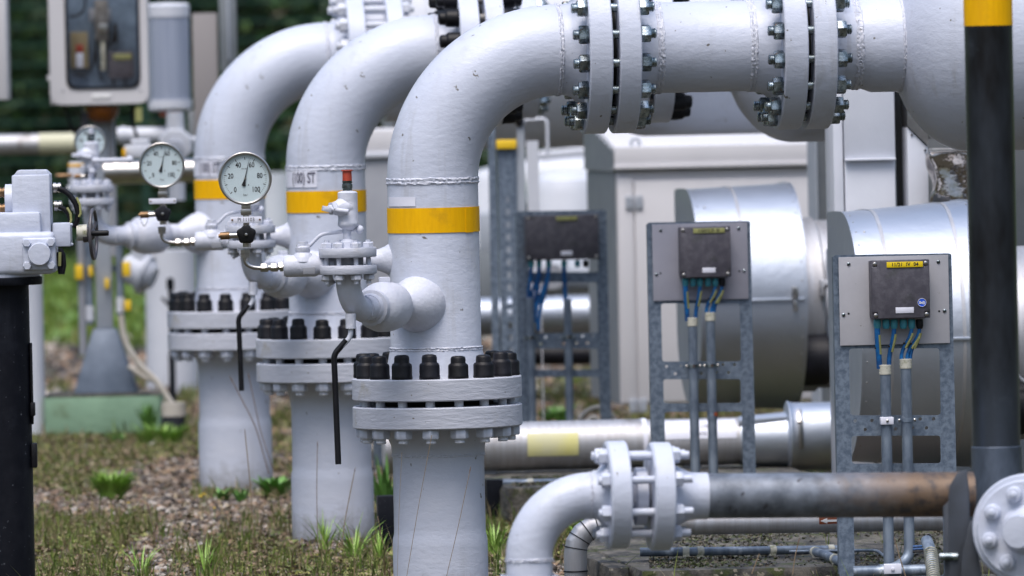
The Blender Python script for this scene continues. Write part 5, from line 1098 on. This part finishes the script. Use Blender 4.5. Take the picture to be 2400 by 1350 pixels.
# uprights behind
def upright(label, px, r, Y, ytop, grp='pale uprights behind', mat='paint_far', py=900, flange_=None, yb=None, name='far_upright_pipe'):
    p = W(px, py, Y); T = Thing(name, label, 'pipe', Matrix.Translation((p.x, p.y, 0)), grp); zt = T.p(px, ytop, Y).z
    part(MB().lathe([(r * 1.02, -.1), (r * 1.02, .28), (r, .33), (r, zt)], (0, 0, 0), Z, 48), 'pipe_length', M[mat], T.o)
    if flange_: z = T.p(px, flange_, Y).z; part(MB().lathe([(r * 1.8, z - .04), (r * 1.8, z + .04)], (0, 0, 0), Z, 48), 'flange', M[mat], T.o)
    return T
upright('broad pale upright pipe between the flared stand and the rearmost riser', 405, .155, 52, 585)
upright('pale upright pipe half hidden by the black pillar', 72, .075, 45.6, 560)
upright('blurred pale upright between the rearmost and middle risers', 648, .15, 62, 405)
for i, (px, Y, yt, r, lb_) in enumerate(((1135, 66, 420, .16, 'blurred bright pipe just beyond the front riser'), (1300, 66, 430, .2, 'blurred bright elbow seen past the pale steel post'), (1385, 69, 395, .25, 'blurred bright pipe beside the cabinet gable'))):
    p = W(px, 600, Y); T = Thing('far_elbow_pipe', lb_, 'pipe', Matrix.Translation((p.x, p.y, 0)), 'far bright pipes'); zt = T.p(px, yt, Y).z
    part(MB().tube([(0, 0, -.1), (0, 0, zt - .5)] + [(.5 - .5 * math.cos(a), 0, zt - .5 + .5 * math.sin(a)) for a in [PI / 2 * j / 10 for j in range(11)]] + [(1.2, 0, zt)], r, 32), 'elbow', M['paint_far'], T.o)
    part(MB().lathe([(r * 1.7, zt * .5), (r * 1.7, zt * .5 + .1)], (0, 0, 0), Z, 32), 'flange', M['paint_far'], T.o)
hpipe('thin pale rail crossing behind the slotted posts', 1262, 365, 1400, 352, .03, 58, 'paint_far', name='far_rail')
T = Thing('valve_spindle', 'black valve extension rod standing at the rearmost black-capped flange', 'rod', Matrix.Translation((W(402, 800, 48.3).x, 48.3, 0)))
z_ = T.p(402, 655, 48.3).z; part(MB().lathe([(.02, -.05), (.02, z_ * .45), (.014, z_ * .46), (.014, z_ - .06), (.022, z_ - .05), (.022, z_), (.01, z_ + .01)], (0, 0, 0), Z, 16), 'rod', M['blackpipe'], T.o)
part(MB().cyl((-.05, 0, z_ - .10), (.0, 0, z_ - .16), .008, seg=8), 'cross_pin', M['blackpipe'], T.o)

T = Thing('steel_skid', 'low dark blue steel skid far behind the slotted posts', 'skid', at_px(1110, 690, 57, 0)); g = lambda a, b: T.p(a, b, 57)
world_box(T, mb := MB(), 1090, 585, 1420, 700, 57, 0, .6); part(mb, 'skid_frame', M['cabdark'], T.o, bevel=.01)
world_box(T, mb := MB(), 1120, 500, 1215, 590, 57, 0, .4); part(mb, 'skid_box', M['steelgrey'], T.o, bevel=.01)
T = Thing('far_tank', 'rounded white tank far behind the pale steel post', 'tank', at_px(1330, 560, 60, 0)); z_ = T.p(1330, 400, 60).z
part(MB().lathe([(.26, 0), (.26, z_ - .15), (.22, z_ - .06), (.12, z_ - .01), (0, z_)], (0, 0, 0), Z, 32), 'tank_shell', M['paint_far'], T.o)
part(MB().lathe([(.28, z_ * .6), (.28, z_ * .66)], (0, 0, 0), Z, 32), 'tank_band', M['steelgrey'], T.o)
T = Thing('far_tank', 'rounded white tank just beyond the front riser, far off', 'tank', at_px(1150, 560, 61, 0)); z_ = T.p(1150, 392, 61).z
part(MB().lathe([(.16, 0), (.16, z_ - .1), (.12, z_ - .03), (0, z_)], (0, 0, 0), Z, 32), 'tank_shell', M['paint_far'], T.o)
# ------------------------------------------------------------------ ground, gravel, grass
def ground_mat():
    m = bpy.data.materials.new('ground_soil'); m.use_nodes = True; t = m.node_tree; P = t.nodes['Principled BSDF']; P.inputs['Roughness'].default_value = .95
    tc = nd(t, 'ShaderNodeTexCoord'); sep = nd(t, 'ShaderNodeSeparateXYZ'); t.links.new(tc.outputs['Object'], sep.inputs[0])
    def noisefac(s, lo, hi):
        n = nd(t, 'ShaderNodeTexNoise', Scale=s, Detail=6); t.links.new(tc.outputs['Object'], n.inputs['Vector']); r = nd(t, 'ShaderNodeMapRange'); r.inputs['From Min'].default_value = lo; r.inputs['From Max'].default_value = hi; t.links.new(n.outputs['Fac'], r.inputs['Value']); return r.outputs[0]
    def mix(f, a, b):
        x = nd(t, 'ShaderNodeMix', _data_type='RGBA')
        for s, v in (('Factor', f), ('A', a), ('B', b)):
            if isinstance(v, tuple): x.inputs[s].default_value = (*v, 1)
            else: t.links.new(v, x.inputs[s])
        return x.outputs['Result']
    soil = mix(noisefac(9, .35, .65), (.035, .028, .02), (.07, .055, .042)); soil = mix(noisefac(1.3, .48, .62), soil, (.035, .048, .015))
    lawn = mix(noisefac(1.5, .35, .65), (.07, .14, .02), (.12, .20, .03))
    r = nd(t, 'ShaderNodeMapRange'); r.inputs['From Min'].default_value = 58; r.inputs['From Max'].default_value = 64; t.links.new(sep.outputs['Y'], r.inputs['Value'])
    t.links.new(mix(r.outputs[0], soil, lawn), P.inputs['Base Color']); return m
g_ = bpy.data.meshes.new('ground'); g_.from_pydata([(-600, 5, 0), (600, 5, 0), (600, 1500, 0), (-600, 1500, 0)], [], [(0, 1, 2, 3)]); g_.materials.append(ground_mat()); put(g_, 'ground', kind='structure')

def vcol_mat(name, rough=.8, trans=0):
    m = bpy.data.materials.new(name); m.use_nodes = True; t = m.node_tree; P = t.nodes['Principled BSDF']; P.inputs['Roughness'].default_value = rough
    a = nd(t, 'ShaderNodeAttribute'); a.attribute_name = 'Col'; t.links.new(a.outputs['Color'], P.inputs['Base Color'])
    if trans: P.inputs['Subsurface Weight'].default_value = 0
    return m
def mesh_np(name, V, Fc, col, mat, smooth=True):
    me = bpy.data.meshes.new(name); n = Fc.shape[1]
    me.vertices.add(len(V)); me.vertices.foreach_set('co', V.astype(np.float32).ravel())
    me.loops.add(Fc.size); me.loops.foreach_set('vertex_index', Fc.astype(np.int32).ravel())
    me.polygons.add(len(Fc)); me.polygons.foreach_set('loop_start', np.arange(0, Fc.size, n, dtype=np.int32)); me.polygons.foreach_set('loop_total', np.full(len(Fc), n, np.int32))
    if smooth: me.polygons.foreach_set('use_smooth', np.ones(len(Fc), bool))
    me.update(calc_edges=True)
    at = me.color_attributes.new('Col', 'FLOAT_COLOR', 'POINT'); c4 = np.ones((len(V), 4), np.float32); c4[:, :3] = col; at.data.foreach_set('color', c4.ravel())
    me.materials.append(mat); return me
def icos(sub, seed):
    bm = bmesh.new(); bmesh.ops.create_icosphere(bm, subdivisions=sub, radius=1)
    for v in bm.verts: v.co *= 1 + .35 * noise.noise(v.co * 1.3 + Vector((seed * 7.3, 0, 0)))
    V = np.array([v.co[:] for v in bm.verts]); Fc = np.array([[v.index for v in f.verts] for f in bm.faces]); bm.free(); return V, Fc
PAL = np.array([(.22, .17, .13), (.13, .095, .07), (.31, .26, .21), (.05, .042, .04), (.17, .11, .07), (.25, .16, .10), (.42, .38, .34), (.14, .115, .10), (.09, .065, .05)])
rng = np.random.default_rng(3)
def patchy(x, y, s=2.0, o=0):
    return np.array([noise.noise(Vector((a * s + o, b * s * .10, .3))) + .4 * noise.noise(Vector((a * 6 + o, b * .7, 2.3))) for a, b in zip(x, y)])
def scatter(n, Y0, Y1):
    Y = np.sqrt(rng.uniform(Y0 ** 2, Y1 ** 2, n)); Xx = rng.uniform(-.078, .078, n) * Y; return Xx, Y
def stones(name, n, Y0, Y1, sub, smin, smax):
    base = [icos(sub, i) for i in range(10)]; x, y = scatter(n, Y0, Y1); Vs = []; Fs = []; Cs = []; off = 0
    gr = patchy(x, y); keep = rng.uniform(0, 1, n) > np.clip((gr + .02) * 4, 0, .8); x, y = x[keep], y[keep]
    for a, b in zip(x, y):
        V, Fc = base[rng.integers(10)]; s = rng.uniform(smin, smax) * (1.7 if rng.random() < .05 else 1); ang = rng.uniform(0, 6.28); c, sn = math.cos(ang), math.sin(ang)
        Q = V * (s * rng.uniform(.8, 1.3), s * rng.uniform(.7, 1.1), s * rng.uniform(.45, .75)); t = rng.uniform(-.5, .5); ct, st = math.cos(t), math.sin(t)
        Q = np.stack([Q[:, 0] * ct - Q[:, 2] * st, Q[:, 1], Q[:, 0] * st + Q[:, 2] * ct], 1); Q = np.stack([Q[:, 0] * c - Q[:, 1] * sn + a, Q[:, 0] * sn + Q[:, 1] * c + b, Q[:, 2] + s * rng.uniform(.1, .5)], 1)
        Vs.append(Q); Fs.append(Fc + off); off += len(V); Cs.append(np.repeat((PAL[rng.integers(len(PAL))] * rng.uniform(.7, 1.15))[None], len(V), 0))
    o = put(mesh_np(name, np.concatenate(Vs), np.concatenate(Fs), np.concatenate(Cs), GM), name); o['kind'] = 'stuff'; o['label'] = 'loose mixed pebbles covering the ground between the pipes'; return o
GM = vcol_mat('pebble', .75)
stones('gravel', 7600, 30.2, 33.6, 2, .008, .017)
stones('gravel', 25000, 33.6, 40, 1, .009, .018)
stones('gravel', 20000, 40, 50, 1, .012, .026)
stones('gravel', 6000, 50, 62, 1, .02, .045)
GR = vcol_mat('grass_blade', .55)
def blades(name, n, Y0, Y1, h0, h1, w_, bias, dry=.2, thresh=.0):
    x, y = scatter(n, Y0, Y1); gr = patchy(x, y); keep = (gr + rng.normal(0, .12, n)) > thresh; x, y = x[keep], y[keep]; n = len(x)
    cl = rng.integers(0, max(1, n // 9), n); jx = rng.normal(0, .02, n); x = x[cl] + jx; y = y[cl] + rng.normal(0, .02, n)
    h = rng.uniform(h0, h1, n) * (1 + (rng.random(n) < .08) * .8); a = rng.uniform(0, 6.28, n); lean = rng.uniform(.1, .8, n) * h; d = np.stack([np.cos(a), np.sin(a), 0 * a], 1); q = np.stack([-np.sin(a) * .5 + .7, np.cos(a) * .4, 0 * a], 1) * (w_ * rng.uniform(.6, 1.3, n))[:, None]
    b = np.stack([x, y, 0 * x], 1); Zv = np.array([0, 0, 1.]); m_ = b + Zv * (h * .55)[:, None] + d * (lean * .3)[:, None]; tp = b + Zv * (h * rng.uniform(.8, 1, n))[:, None] + d * lean[:, None]
    V = np.stack([b - q, b + q, m_ + q * .8, m_ - q * .8, tp], 1).reshape(-1, 3); k = np.arange(n)[:, None] * 5
    Fc = np.concatenate([k + np.array([[0, 1, 2]]), k + np.array([[0, 2, 3]]), k + np.array([[3, 2, 4]])])
    G = np.array([(.20, .29, .05), (.15, .22, .04), (.29, .34, .09), (.09, .15, .03)])[rng.integers(4, size=n)]; Dd = np.array([(.38, .30, .17), (.26, .20, .11), (.44, .37, .23)])[rng.integers(3, size=n)]
    C = np.where((rng.random(n) < dry)[:, None], Dd, G) * rng.uniform(.7, 1.2, n)[:, None]
    o = put(mesh_np(name, V, Fc, np.repeat(C, 5, 0), GR, False), name); o['kind'] = 'stuff'; o['label'] = 'thin green and straw grass growing through the gravel'; return o
blades('grass', 12500, 30.2, 35.5, .03, .10, .0022, 0, .3, .0)
blades('grass', 36000, 35.5, 41, .02, .08, .003, 0, .42, -.06)
blades('grass', 40000, 41, 54, .02, .08, .004, 0, .35, -.05)
blades('grass', 40000, 60, 92, .04, .10, .012, 0, .05, -1)
blades('grass', 6600, 30.2, 37, .06, .13, .0022, 0, .35, -.3)
# low moss mats between the stones
def mats(n, Y0, Y1):
    x, y = scatter(n, Y0, Y1); gr = patchy(x, y); k = gr + rng.normal(0, .1, n) > -.02; x, y = x[k], y[k]; n = len(x); a = rng.uniform(0, 6.28, (n, 5)); r = rng.uniform(.004, .013, (n, 5))
    V = np.stack([x[:, None] + np.cos(a) * r * 2, y[:, None] + np.sin(a) * r * 2, .012 + rng.uniform(0, .022, (n, 5))], 2).reshape(-1, 3); k = np.arange(n)[:, None] * 5
    Fc = np.concatenate([k + np.array([[0, 1, 2]]), k + np.array([[2, 3, 4]]), k + np.array([[0, 3, 1]])]); C = np.array([(.15, .18, .04), (.23, .23, .06), (.15, .105, .06), (.27, .20, .12)])[rng.integers(4, size=n)] * rng.uniform(.6, 1.2, n)[:, None]
    o = put(mesh_np('moss', V, Fc, np.repeat(C, 5, 0), GR, False), 'moss'); o['kind'] = 'stuff'; o['label'] = 'low moss and creeping weeds between the pebbles'
mats(90000, 30.2, 50)

def litter(n, Y0, Y1):
    x, y = scatter(n, Y0, Y1); a = rng.uniform(0, 6.28, n); r = rng.uniform(.006, .016, n) * (y / 38); c = np.stack([x, y, rng.uniform(.014, .034, n)], 1); t = rng.uniform(-.8, .8, n)
    u = np.stack([np.cos(a), np.sin(a), t], 1) * r[:, None]; v = np.stack([-np.sin(a), np.cos(a), rng.uniform(-.5, .9, n)], 1) * (r * .55)[:, None]
    V = np.stack([c - u, c + v, c + u, c - v], 1).reshape(-1, 3); C = np.array([(.16, .10, .05), (.24, .17, .09), (.11, .07, .04), (.30, .24, .15), (.20, .12, .06)])[rng.integers(5, size=n)] * rng.uniform(.6, 1.2, n)[:, None]
    o = put(mesh_np('leaf_litter', V, np.arange(n * 4).reshape(n, 4), np.repeat(C, 4, 0), GR, False), 'leaf_litter'); o['kind'] = 'stuff'; o['label'] = 'small brown dead leaves and stems strewn over the gravel'
litter(32000, 30.2, 50)

def slab_moss(n, px0, px1, Y0, Y1, z):
    Y = rng.uniform(Y0, Y1, n); x = (rng.uniform(px0, px1, n) - 1200) / F * Y; g1 = patchy(x, Y * 3, 2.2); k = g1 + rng.normal(0, .3, n) > .1; x, Y = x[k], Y[k]; n = len(x); a = rng.uniform(0, 6.28, (n, 5)); r = rng.uniform(.0015, .006, (n, 5))
    V = np.stack([x[:, None] + np.cos(a) * r * 2, Y[:, None] + np.sin(a) * r * 2, z + rng.uniform(-.006, .008, (n, 5))], 2).reshape(-1, 3); k = np.arange(n)[:, None] * 5
    Fc = np.concatenate([k + np.array([[0, 1, 2]]), k + np.array([[2, 3, 4]]), k + np.array([[0, 3, 1]])]); C = np.array([(.05, .065, .015), (.03, .025, .02), (.10, .08, .05), (.16, .14, .10), (.07, .09, .02)])[rng.integers(5, size=n)]
    o = put(mesh_np('slab_moss', V, Fc, np.repeat(C, 5, 0), GR, False), 'slab_moss'); o['kind'] = 'stuff'; o['label'] = 'moss, grit and dead needles lying on the concrete slabs'
slab_moss(9000, 1510, 2240, 31.05, 33.2, .101); slab_moss(3000, 1530, 2240, 29.7, 30.85, .066); slab_moss(2500, 1190, 1500, 36.05, 36.8, .166)

# single weeds, flowers and dry stalks
GREENS = [material('leaf_green', (.26, .42, .07), .5, 0, (.18, .32, .05), 20), material('dark_leaf_green', (.10, .23, .045), .5, 0, (.14, .30, .06), 20)]
STRAW = material('dry_straw', (.22, .16, .10), .7); BROWN = material('dry_brown_stalk', (.16, .11, .09), .7); YF_ = material('yellow_petals', (.75, .55, .01), .5)
def leafy(mb, n, spread, hh, wdt, lean=(.3, .9)):
    for i in range(n):
        a = random.uniform(0, 2 * PI); L = hh * random.uniform(.6, 1.1); d = Vector((math.cos(a), math.sin(a), 0)); s = Vector((-d.y, d.x, 0)) * wdt * random.uniform(.6, 1.2)
        if abs(s.x) < wdt * .4: s.x = wdt * .5
        b = d * random.uniform(0, spread * .3); le = random.uniform(*lean)
        pts = [b + Vector((0, 0, L * t * (1 - .25 * t * le))) + d * (L * le * t * t) for t in (0, .35, .7, 1)]
        vs = []
        for p_, w2 in zip(pts, (.3, 1, .8, .05)): vs += [p_ - s * w2, p_ + s * w2]
        mb.add(vs, [(0, 1, 3, 2), (2, 3, 5, 4), (4, 5, 7, 6)])
    return mb
def weed(label, px, py, Y, n, sp, hh, wd, mat=0, lean=(.3, .9)):
    p = at_px(px, py, Y, 0); return single(leafy(MB(), n, sp, hh, wd, lean), 'weed', label, 'weed', GREENS[mat], p, 'weeds on the gravel', smooth=False)
weed('bright green feathery weed tuft alone on the gravel near the black pillar', 262, 1150, 38.8, 320, .17, .15, .0055, 0)
weed('dark broad-leaved weed at the outer foot of the rearmost pipe stub', 645, 1140, 38.6, 90, .15, .12, .016, 1)
weed('small bright leaves at the foot of the rearmost pipe stub', 520, 1150, 38.4, 16, .08, .085, .014, 1)
weed('leafy weed in front of the rearmost stub foot, beside the small bright leaves', 565, 1150, 38.3, 12, .05, .08, .014, 1)
weed('tall weed climbing the corner of the green block', 352, 1020, 44.8, 46, .05, .22, .011, 1, (.05, .4))
weed('low bushy weed in front of the green block corner', 380, 1040, 44.2, 160, .35, .14, .008, 0)
weed('low green weed in the middle of the green block front', 270, 1015, 44.6, 30, .2, .08, .008, 1)
weed('tall grass tuft left of the middle pipe stub foot', 760, 1310, 34.2, 26, .08, .18, .0032, 0, (.1, .7))
weed('tall grass tuft in front of the middle pipe stub foot', 832, 1330, 33.6, 32, .12, .2, .0032, 0, (.2, 1.0))
weed('grass tuft between the two front pipe stubs', 890, 1310, 33.4, 24, .08, .15, .003, 0, (.1, .8))
weed('grass tuft in the foreground below the yellow flowers', 480, 1350, 32.6, 26, .1, .17, .003, 0, (.1, .8))
weed('thin grass tuft low on the gravel in front of the bright tuft', 330, 1345, 32.8, 22, .12, .14, .003, 0, (.1, 1.0))
weed('green plant beside the black foot between the stubs', 905, 1180, 36, 40, .1, .3, .010, 1, (.05, .4))
weed('grass tuft at the black foot beside the front stub', 1160, 1310, 33.6, 34, .1, .16, .004, 0, (.1, .7))
weed('grass tuft under the foreground elbow', 1375, 1290, 34.5, 60, .2, .14, .005, 0, (.2, 1.2))
weed('dark weed clump far behind the wide junction box', 1310, 960, 46, 60, .3, .12, .012, 1)
for i, (px, py, Y, lb_) in enumerate(((470, 1180, 37.8, 'yellow flower nearest the rearmost stub'), (302, 1200, 37.4, 'small yellow flower below the feathery tuft'), (503, 1212, 36.8, 'small yellow flower under the arched dry stalk'), (478, 1172, 38.0, 'pale yellow flower just behind the brightest one'))):
    p = at_px(px, py, Y, 0); T = Thing('yellow_flower', lb_, 'flower', p, 'yellow flowers'); h_ = .06; s_ = .016 if i in (0, 3) else .010
    part(MB().cyl((0, 0, 0), (0, 0, h_), .0015, seg=5), 'stem', GREENS[1], T.o); mb = MB()
    for j in range(9): a = 2 * PI * j / 9; d = Vector((math.cos(a), math.sin(a), .25)); s = Vector((-d.y, d.x, 0)) * s_ * .25; mb.add([Vector((0, 0, h_)) - s * .5, Vector((0, 0, h_)) + s * .5, Vector((0, 0, h_)) + d * s_ + s, Vector((0, 0, h_)) + d * s_ - s], [(0, 1, 2, 3)])
    mb.ball((0, 0, h_ + .002), s_ * .35, 8); part(mb, 'petals', YF_, T.o, smooth=False)
def stalk(label, pts, r=.0012, mat=None, head=.004, Y=33):
    P3 = [W(a, b, Y) for a, b in pts]; T = Thing('dry_stalk', label, 'dry stalk', P3[0], 'dry stalks'); loc = rpath([p_ - P3[0] for p_ in P3], .06, 8)
    part(MB().tube(loc, r, 6), 'stem', mat or STRAW, T.o)
    if head: part(MB().tube([loc[-1], loc[-1] + (loc[-1] - loc[-2]).normalized() * head * 3, loc[-1] + (loc[-1] - loc[-2]).normalized() * head * 7], [head * .3, head * .6, head * .1], 6) if len(loc) > 3 else MB().ball(loc[-1], head, 6), 'seed_head', mat or BROWN, T.o)
stalk('thin dry stalk leaning across the front pipe stub, longest of two', [(1035, 1400), (1075, 1230), (1100, 1110)], Y=30.0)
stalk('thin dry stalk rising straight before the front pipe stub', [(945, 1400), (982, 1180), (1012, 1020)], Y=30.0, head=0)
stalk('fine reddish stalk near the edge of the front pipe stub', [(930, 1400), (935, 1200), (942, 1060)], .0008, Y=30.0, head=0)
stalk('tall dry seed stalk before the rearmost pipe stub', [(598, 1330), (588, 1150), (575, 1020)], .0022, Y=34.5, head=.004)
stalk('branched brown stalk leaning on the rearmost pipe stub', [(630, 1110), (600, 1000), (548, 900)], .0025, BROWN, .006, Y=36.5)
stalk('second brown stalk crossing the rearmost pipe stub', [(640, 1100), (610, 1010), (585, 890)], .002, BROWN, .005, Y=36.5)
stalk('arched straw stalk over the grass near the rearmost stub', [(505, 1215), (530, 1185), (600, 1182), (640, 1215)], .003, Y=35.5, head=0)
stalk('slender stalk before the middle pipe stub with thin seed head', [(745, 1290), (742, 1150), (744, 1050)], .0016, BROWN, .004, Y=33.5)
stalk('curved straw stalk in front of the middle stub', [(800, 1290), (808, 1220), (830, 1110)], .002, Y=33.5, head=.004)
stalk('dark dry stalk low among the grass near the pillar', [(380, 1290), (362, 1250), (350, 1200)], .002, BROWN, .006, Y=34)
stalk('pale straw leaning over the gravel near the front stub', [(940, 1345), (900, 1290), (885, 1210)], .0015, Y=32.5, head=0)
stalk('pale straw standing before the dark front slab edge', [(1762, 1345), (1772, 1318), (1780, 1298)], .002, Y=29, head=0)
stalk('pale straw before the slab with a feathery top', [(1858, 1345), (1862, 1310), (1870, 1276)], .0018, Y=29, head=.004)
stalk('straw stalk beside the bracket foot, leaning outward', [(2125, 1360), (2110, 1310), (2100, 1275)], .002, Y=29, head=.004)

# ------------------------------------------------------------------ fence and trees
T = Thing('wire_fence', 'green welded wire fence running along the trees', 'fence', (0, 88, 0))
mb = MB(); zs = np.arange(.05, 3.3, .20)
for z in zs: mb.box((0, 0, z), (24, .02, .022)); 
part(mb, 'horizontal_wires', M['fence'], T.o, kind='stuff')
mb = MB()
for x in np.arange(-12, 12, .1): mb.box((x, .012, 1.65), (.006, .006, 3.3))
part(mb, 'vertical_wires', M['fence'], T.o, kind='stuff')
for x in np.arange(-11.25, 12, 2.5): part(MB().box((x, .04, 1.7), (.06, .04, 3.4)), 'fence_post', M['fence'], T.o)
LM = vcol_mat('tree_foliage', .6); BARK = material('bark', (.07, .055, .04), .9, 0, (.04, .03, .025), 8, bump=.01, bs=12)
def tree(label, x, y, h, rad, n, tone):
    T = Thing('tree', label, 'tree', (x, y, 0), 'trees beyond the fence'); mb = MB()
    mb.tube([(0, 0, -.1), (.05, 0, h * .3), (-.05, .1, h * .6), (0, 0, h * .9)], [.16, .12, .08, .03], 10)
    for i in range(9): a = i * 2.4; z = h * (.15 + .07 * i); mb.tube([(0, 0, z), (math.cos(a) * rad * .4, math.sin(a) * rad * .4, z + .3), (math.cos(a) * rad * .8, math.sin(a) * rad * .8, z + .5)], [.05, .03, .012], 6)
    part(mb, 'trunk', BARK, T.o)
    rg = np.random.default_rng(int(x * 13) % 999 + 5); nc = 60; cc = np.stack([rg.normal(0, rad * .5, nc), rg.normal(0, rad * .4, nc), rg.uniform(.15, h, nc)], 1)
    c = cc[rg.integers(nc, size=n)] + rg.normal(0, .30, (n, 3)); c[:, 2] = np.abs(c[:, 2]); u = rg.normal(0, 1, (n, 3)); u /= np.linalg.norm(u, axis=1)[:, None]; v = np.cross(u, rg.normal(0, 1, (n, 3))); v /= np.linalg.norm(v, axis=1)[:, None]
    s = rg.uniform(.05, .11, n)[:, None]; V = np.stack([c - u * s, c + v * s * .5, c + u * s, c - v * s * .5], 1).reshape(-1, 3); Fc = np.arange(n * 4).reshape(n, 4)
    C = np.array([(.020, .055, .012), (.035, .080, .018), (.06, .11, .02), (.012, .035, .010), (.07, .06, .02)])[rg.choice(5, n, p=[.35, .25, .12, .2, .08])] * tone * rg.uniform(.6, 1.2, n)[:, None]
    put(mesh_np('crown', V, Fc, np.repeat(C, 4, 0), LM, False), 'crown', T.o)
NB = ['dark evergreen with brownish low branches at the pillar side of the fence', 'dense dark green tree right behind the instrument cabinet', 'dark tree behind the ribbed cylinder housing', 'green tree filling the gap between rearmost and middle risers', 'dark tree hidden mostly behind the front elbow', 'bushy tree behind the slotted posts', 'tree behind the beige cabinet roof', 'tree behind the pale housings']
for i in range(8): tree(NB[i], -6.6 + i * 1.9, 90.6 + (i % 3) * .7, 4.6 + (i % 2) * .6, 1.5, 7000, .8 + .3 * (i == 3))
o = single(MB().box((0, 0, 0), (.01, .01, .01)), 'x', 'x', 'x', BARK, (0, -5, 0)); bpy.data.objects.remove(o)
# wood beyond
n = 16000; rg = np.random.default_rng(11); c = np.stack([rg.uniform(-22, 22, n), rg.uniform(94, 100, n), rg.uniform(0, 9, n)], 1); u = rg.normal(0, 1, (n, 3)); v = np.cross(u, rg.normal(0, 1, (n, 3))); u /= np.linalg.norm(u, axis=1)[:, None]; v /= np.linalg.norm(v, axis=1)[:, None]; s = rg.uniform(.2, .5, n)[:, None]
V = np.stack([c - u * s, c + v * s * .6, c + u * s, c - v * s * .6], 1).reshape(-1, 3); C = np.array([(.012, .03, .010), (.02, .045, .012), (.03, .05, .015)])[rg.integers(3, size=n)]
o = put(mesh_np('woodland', V, np.arange(n * 4).reshape(n, 4), np.repeat(C, 4, 0), LM, False), 'woodland'); o['kind'] = 'stuff'; o['label'] = 'dark mass of woodland foliage beyond the fence trees'
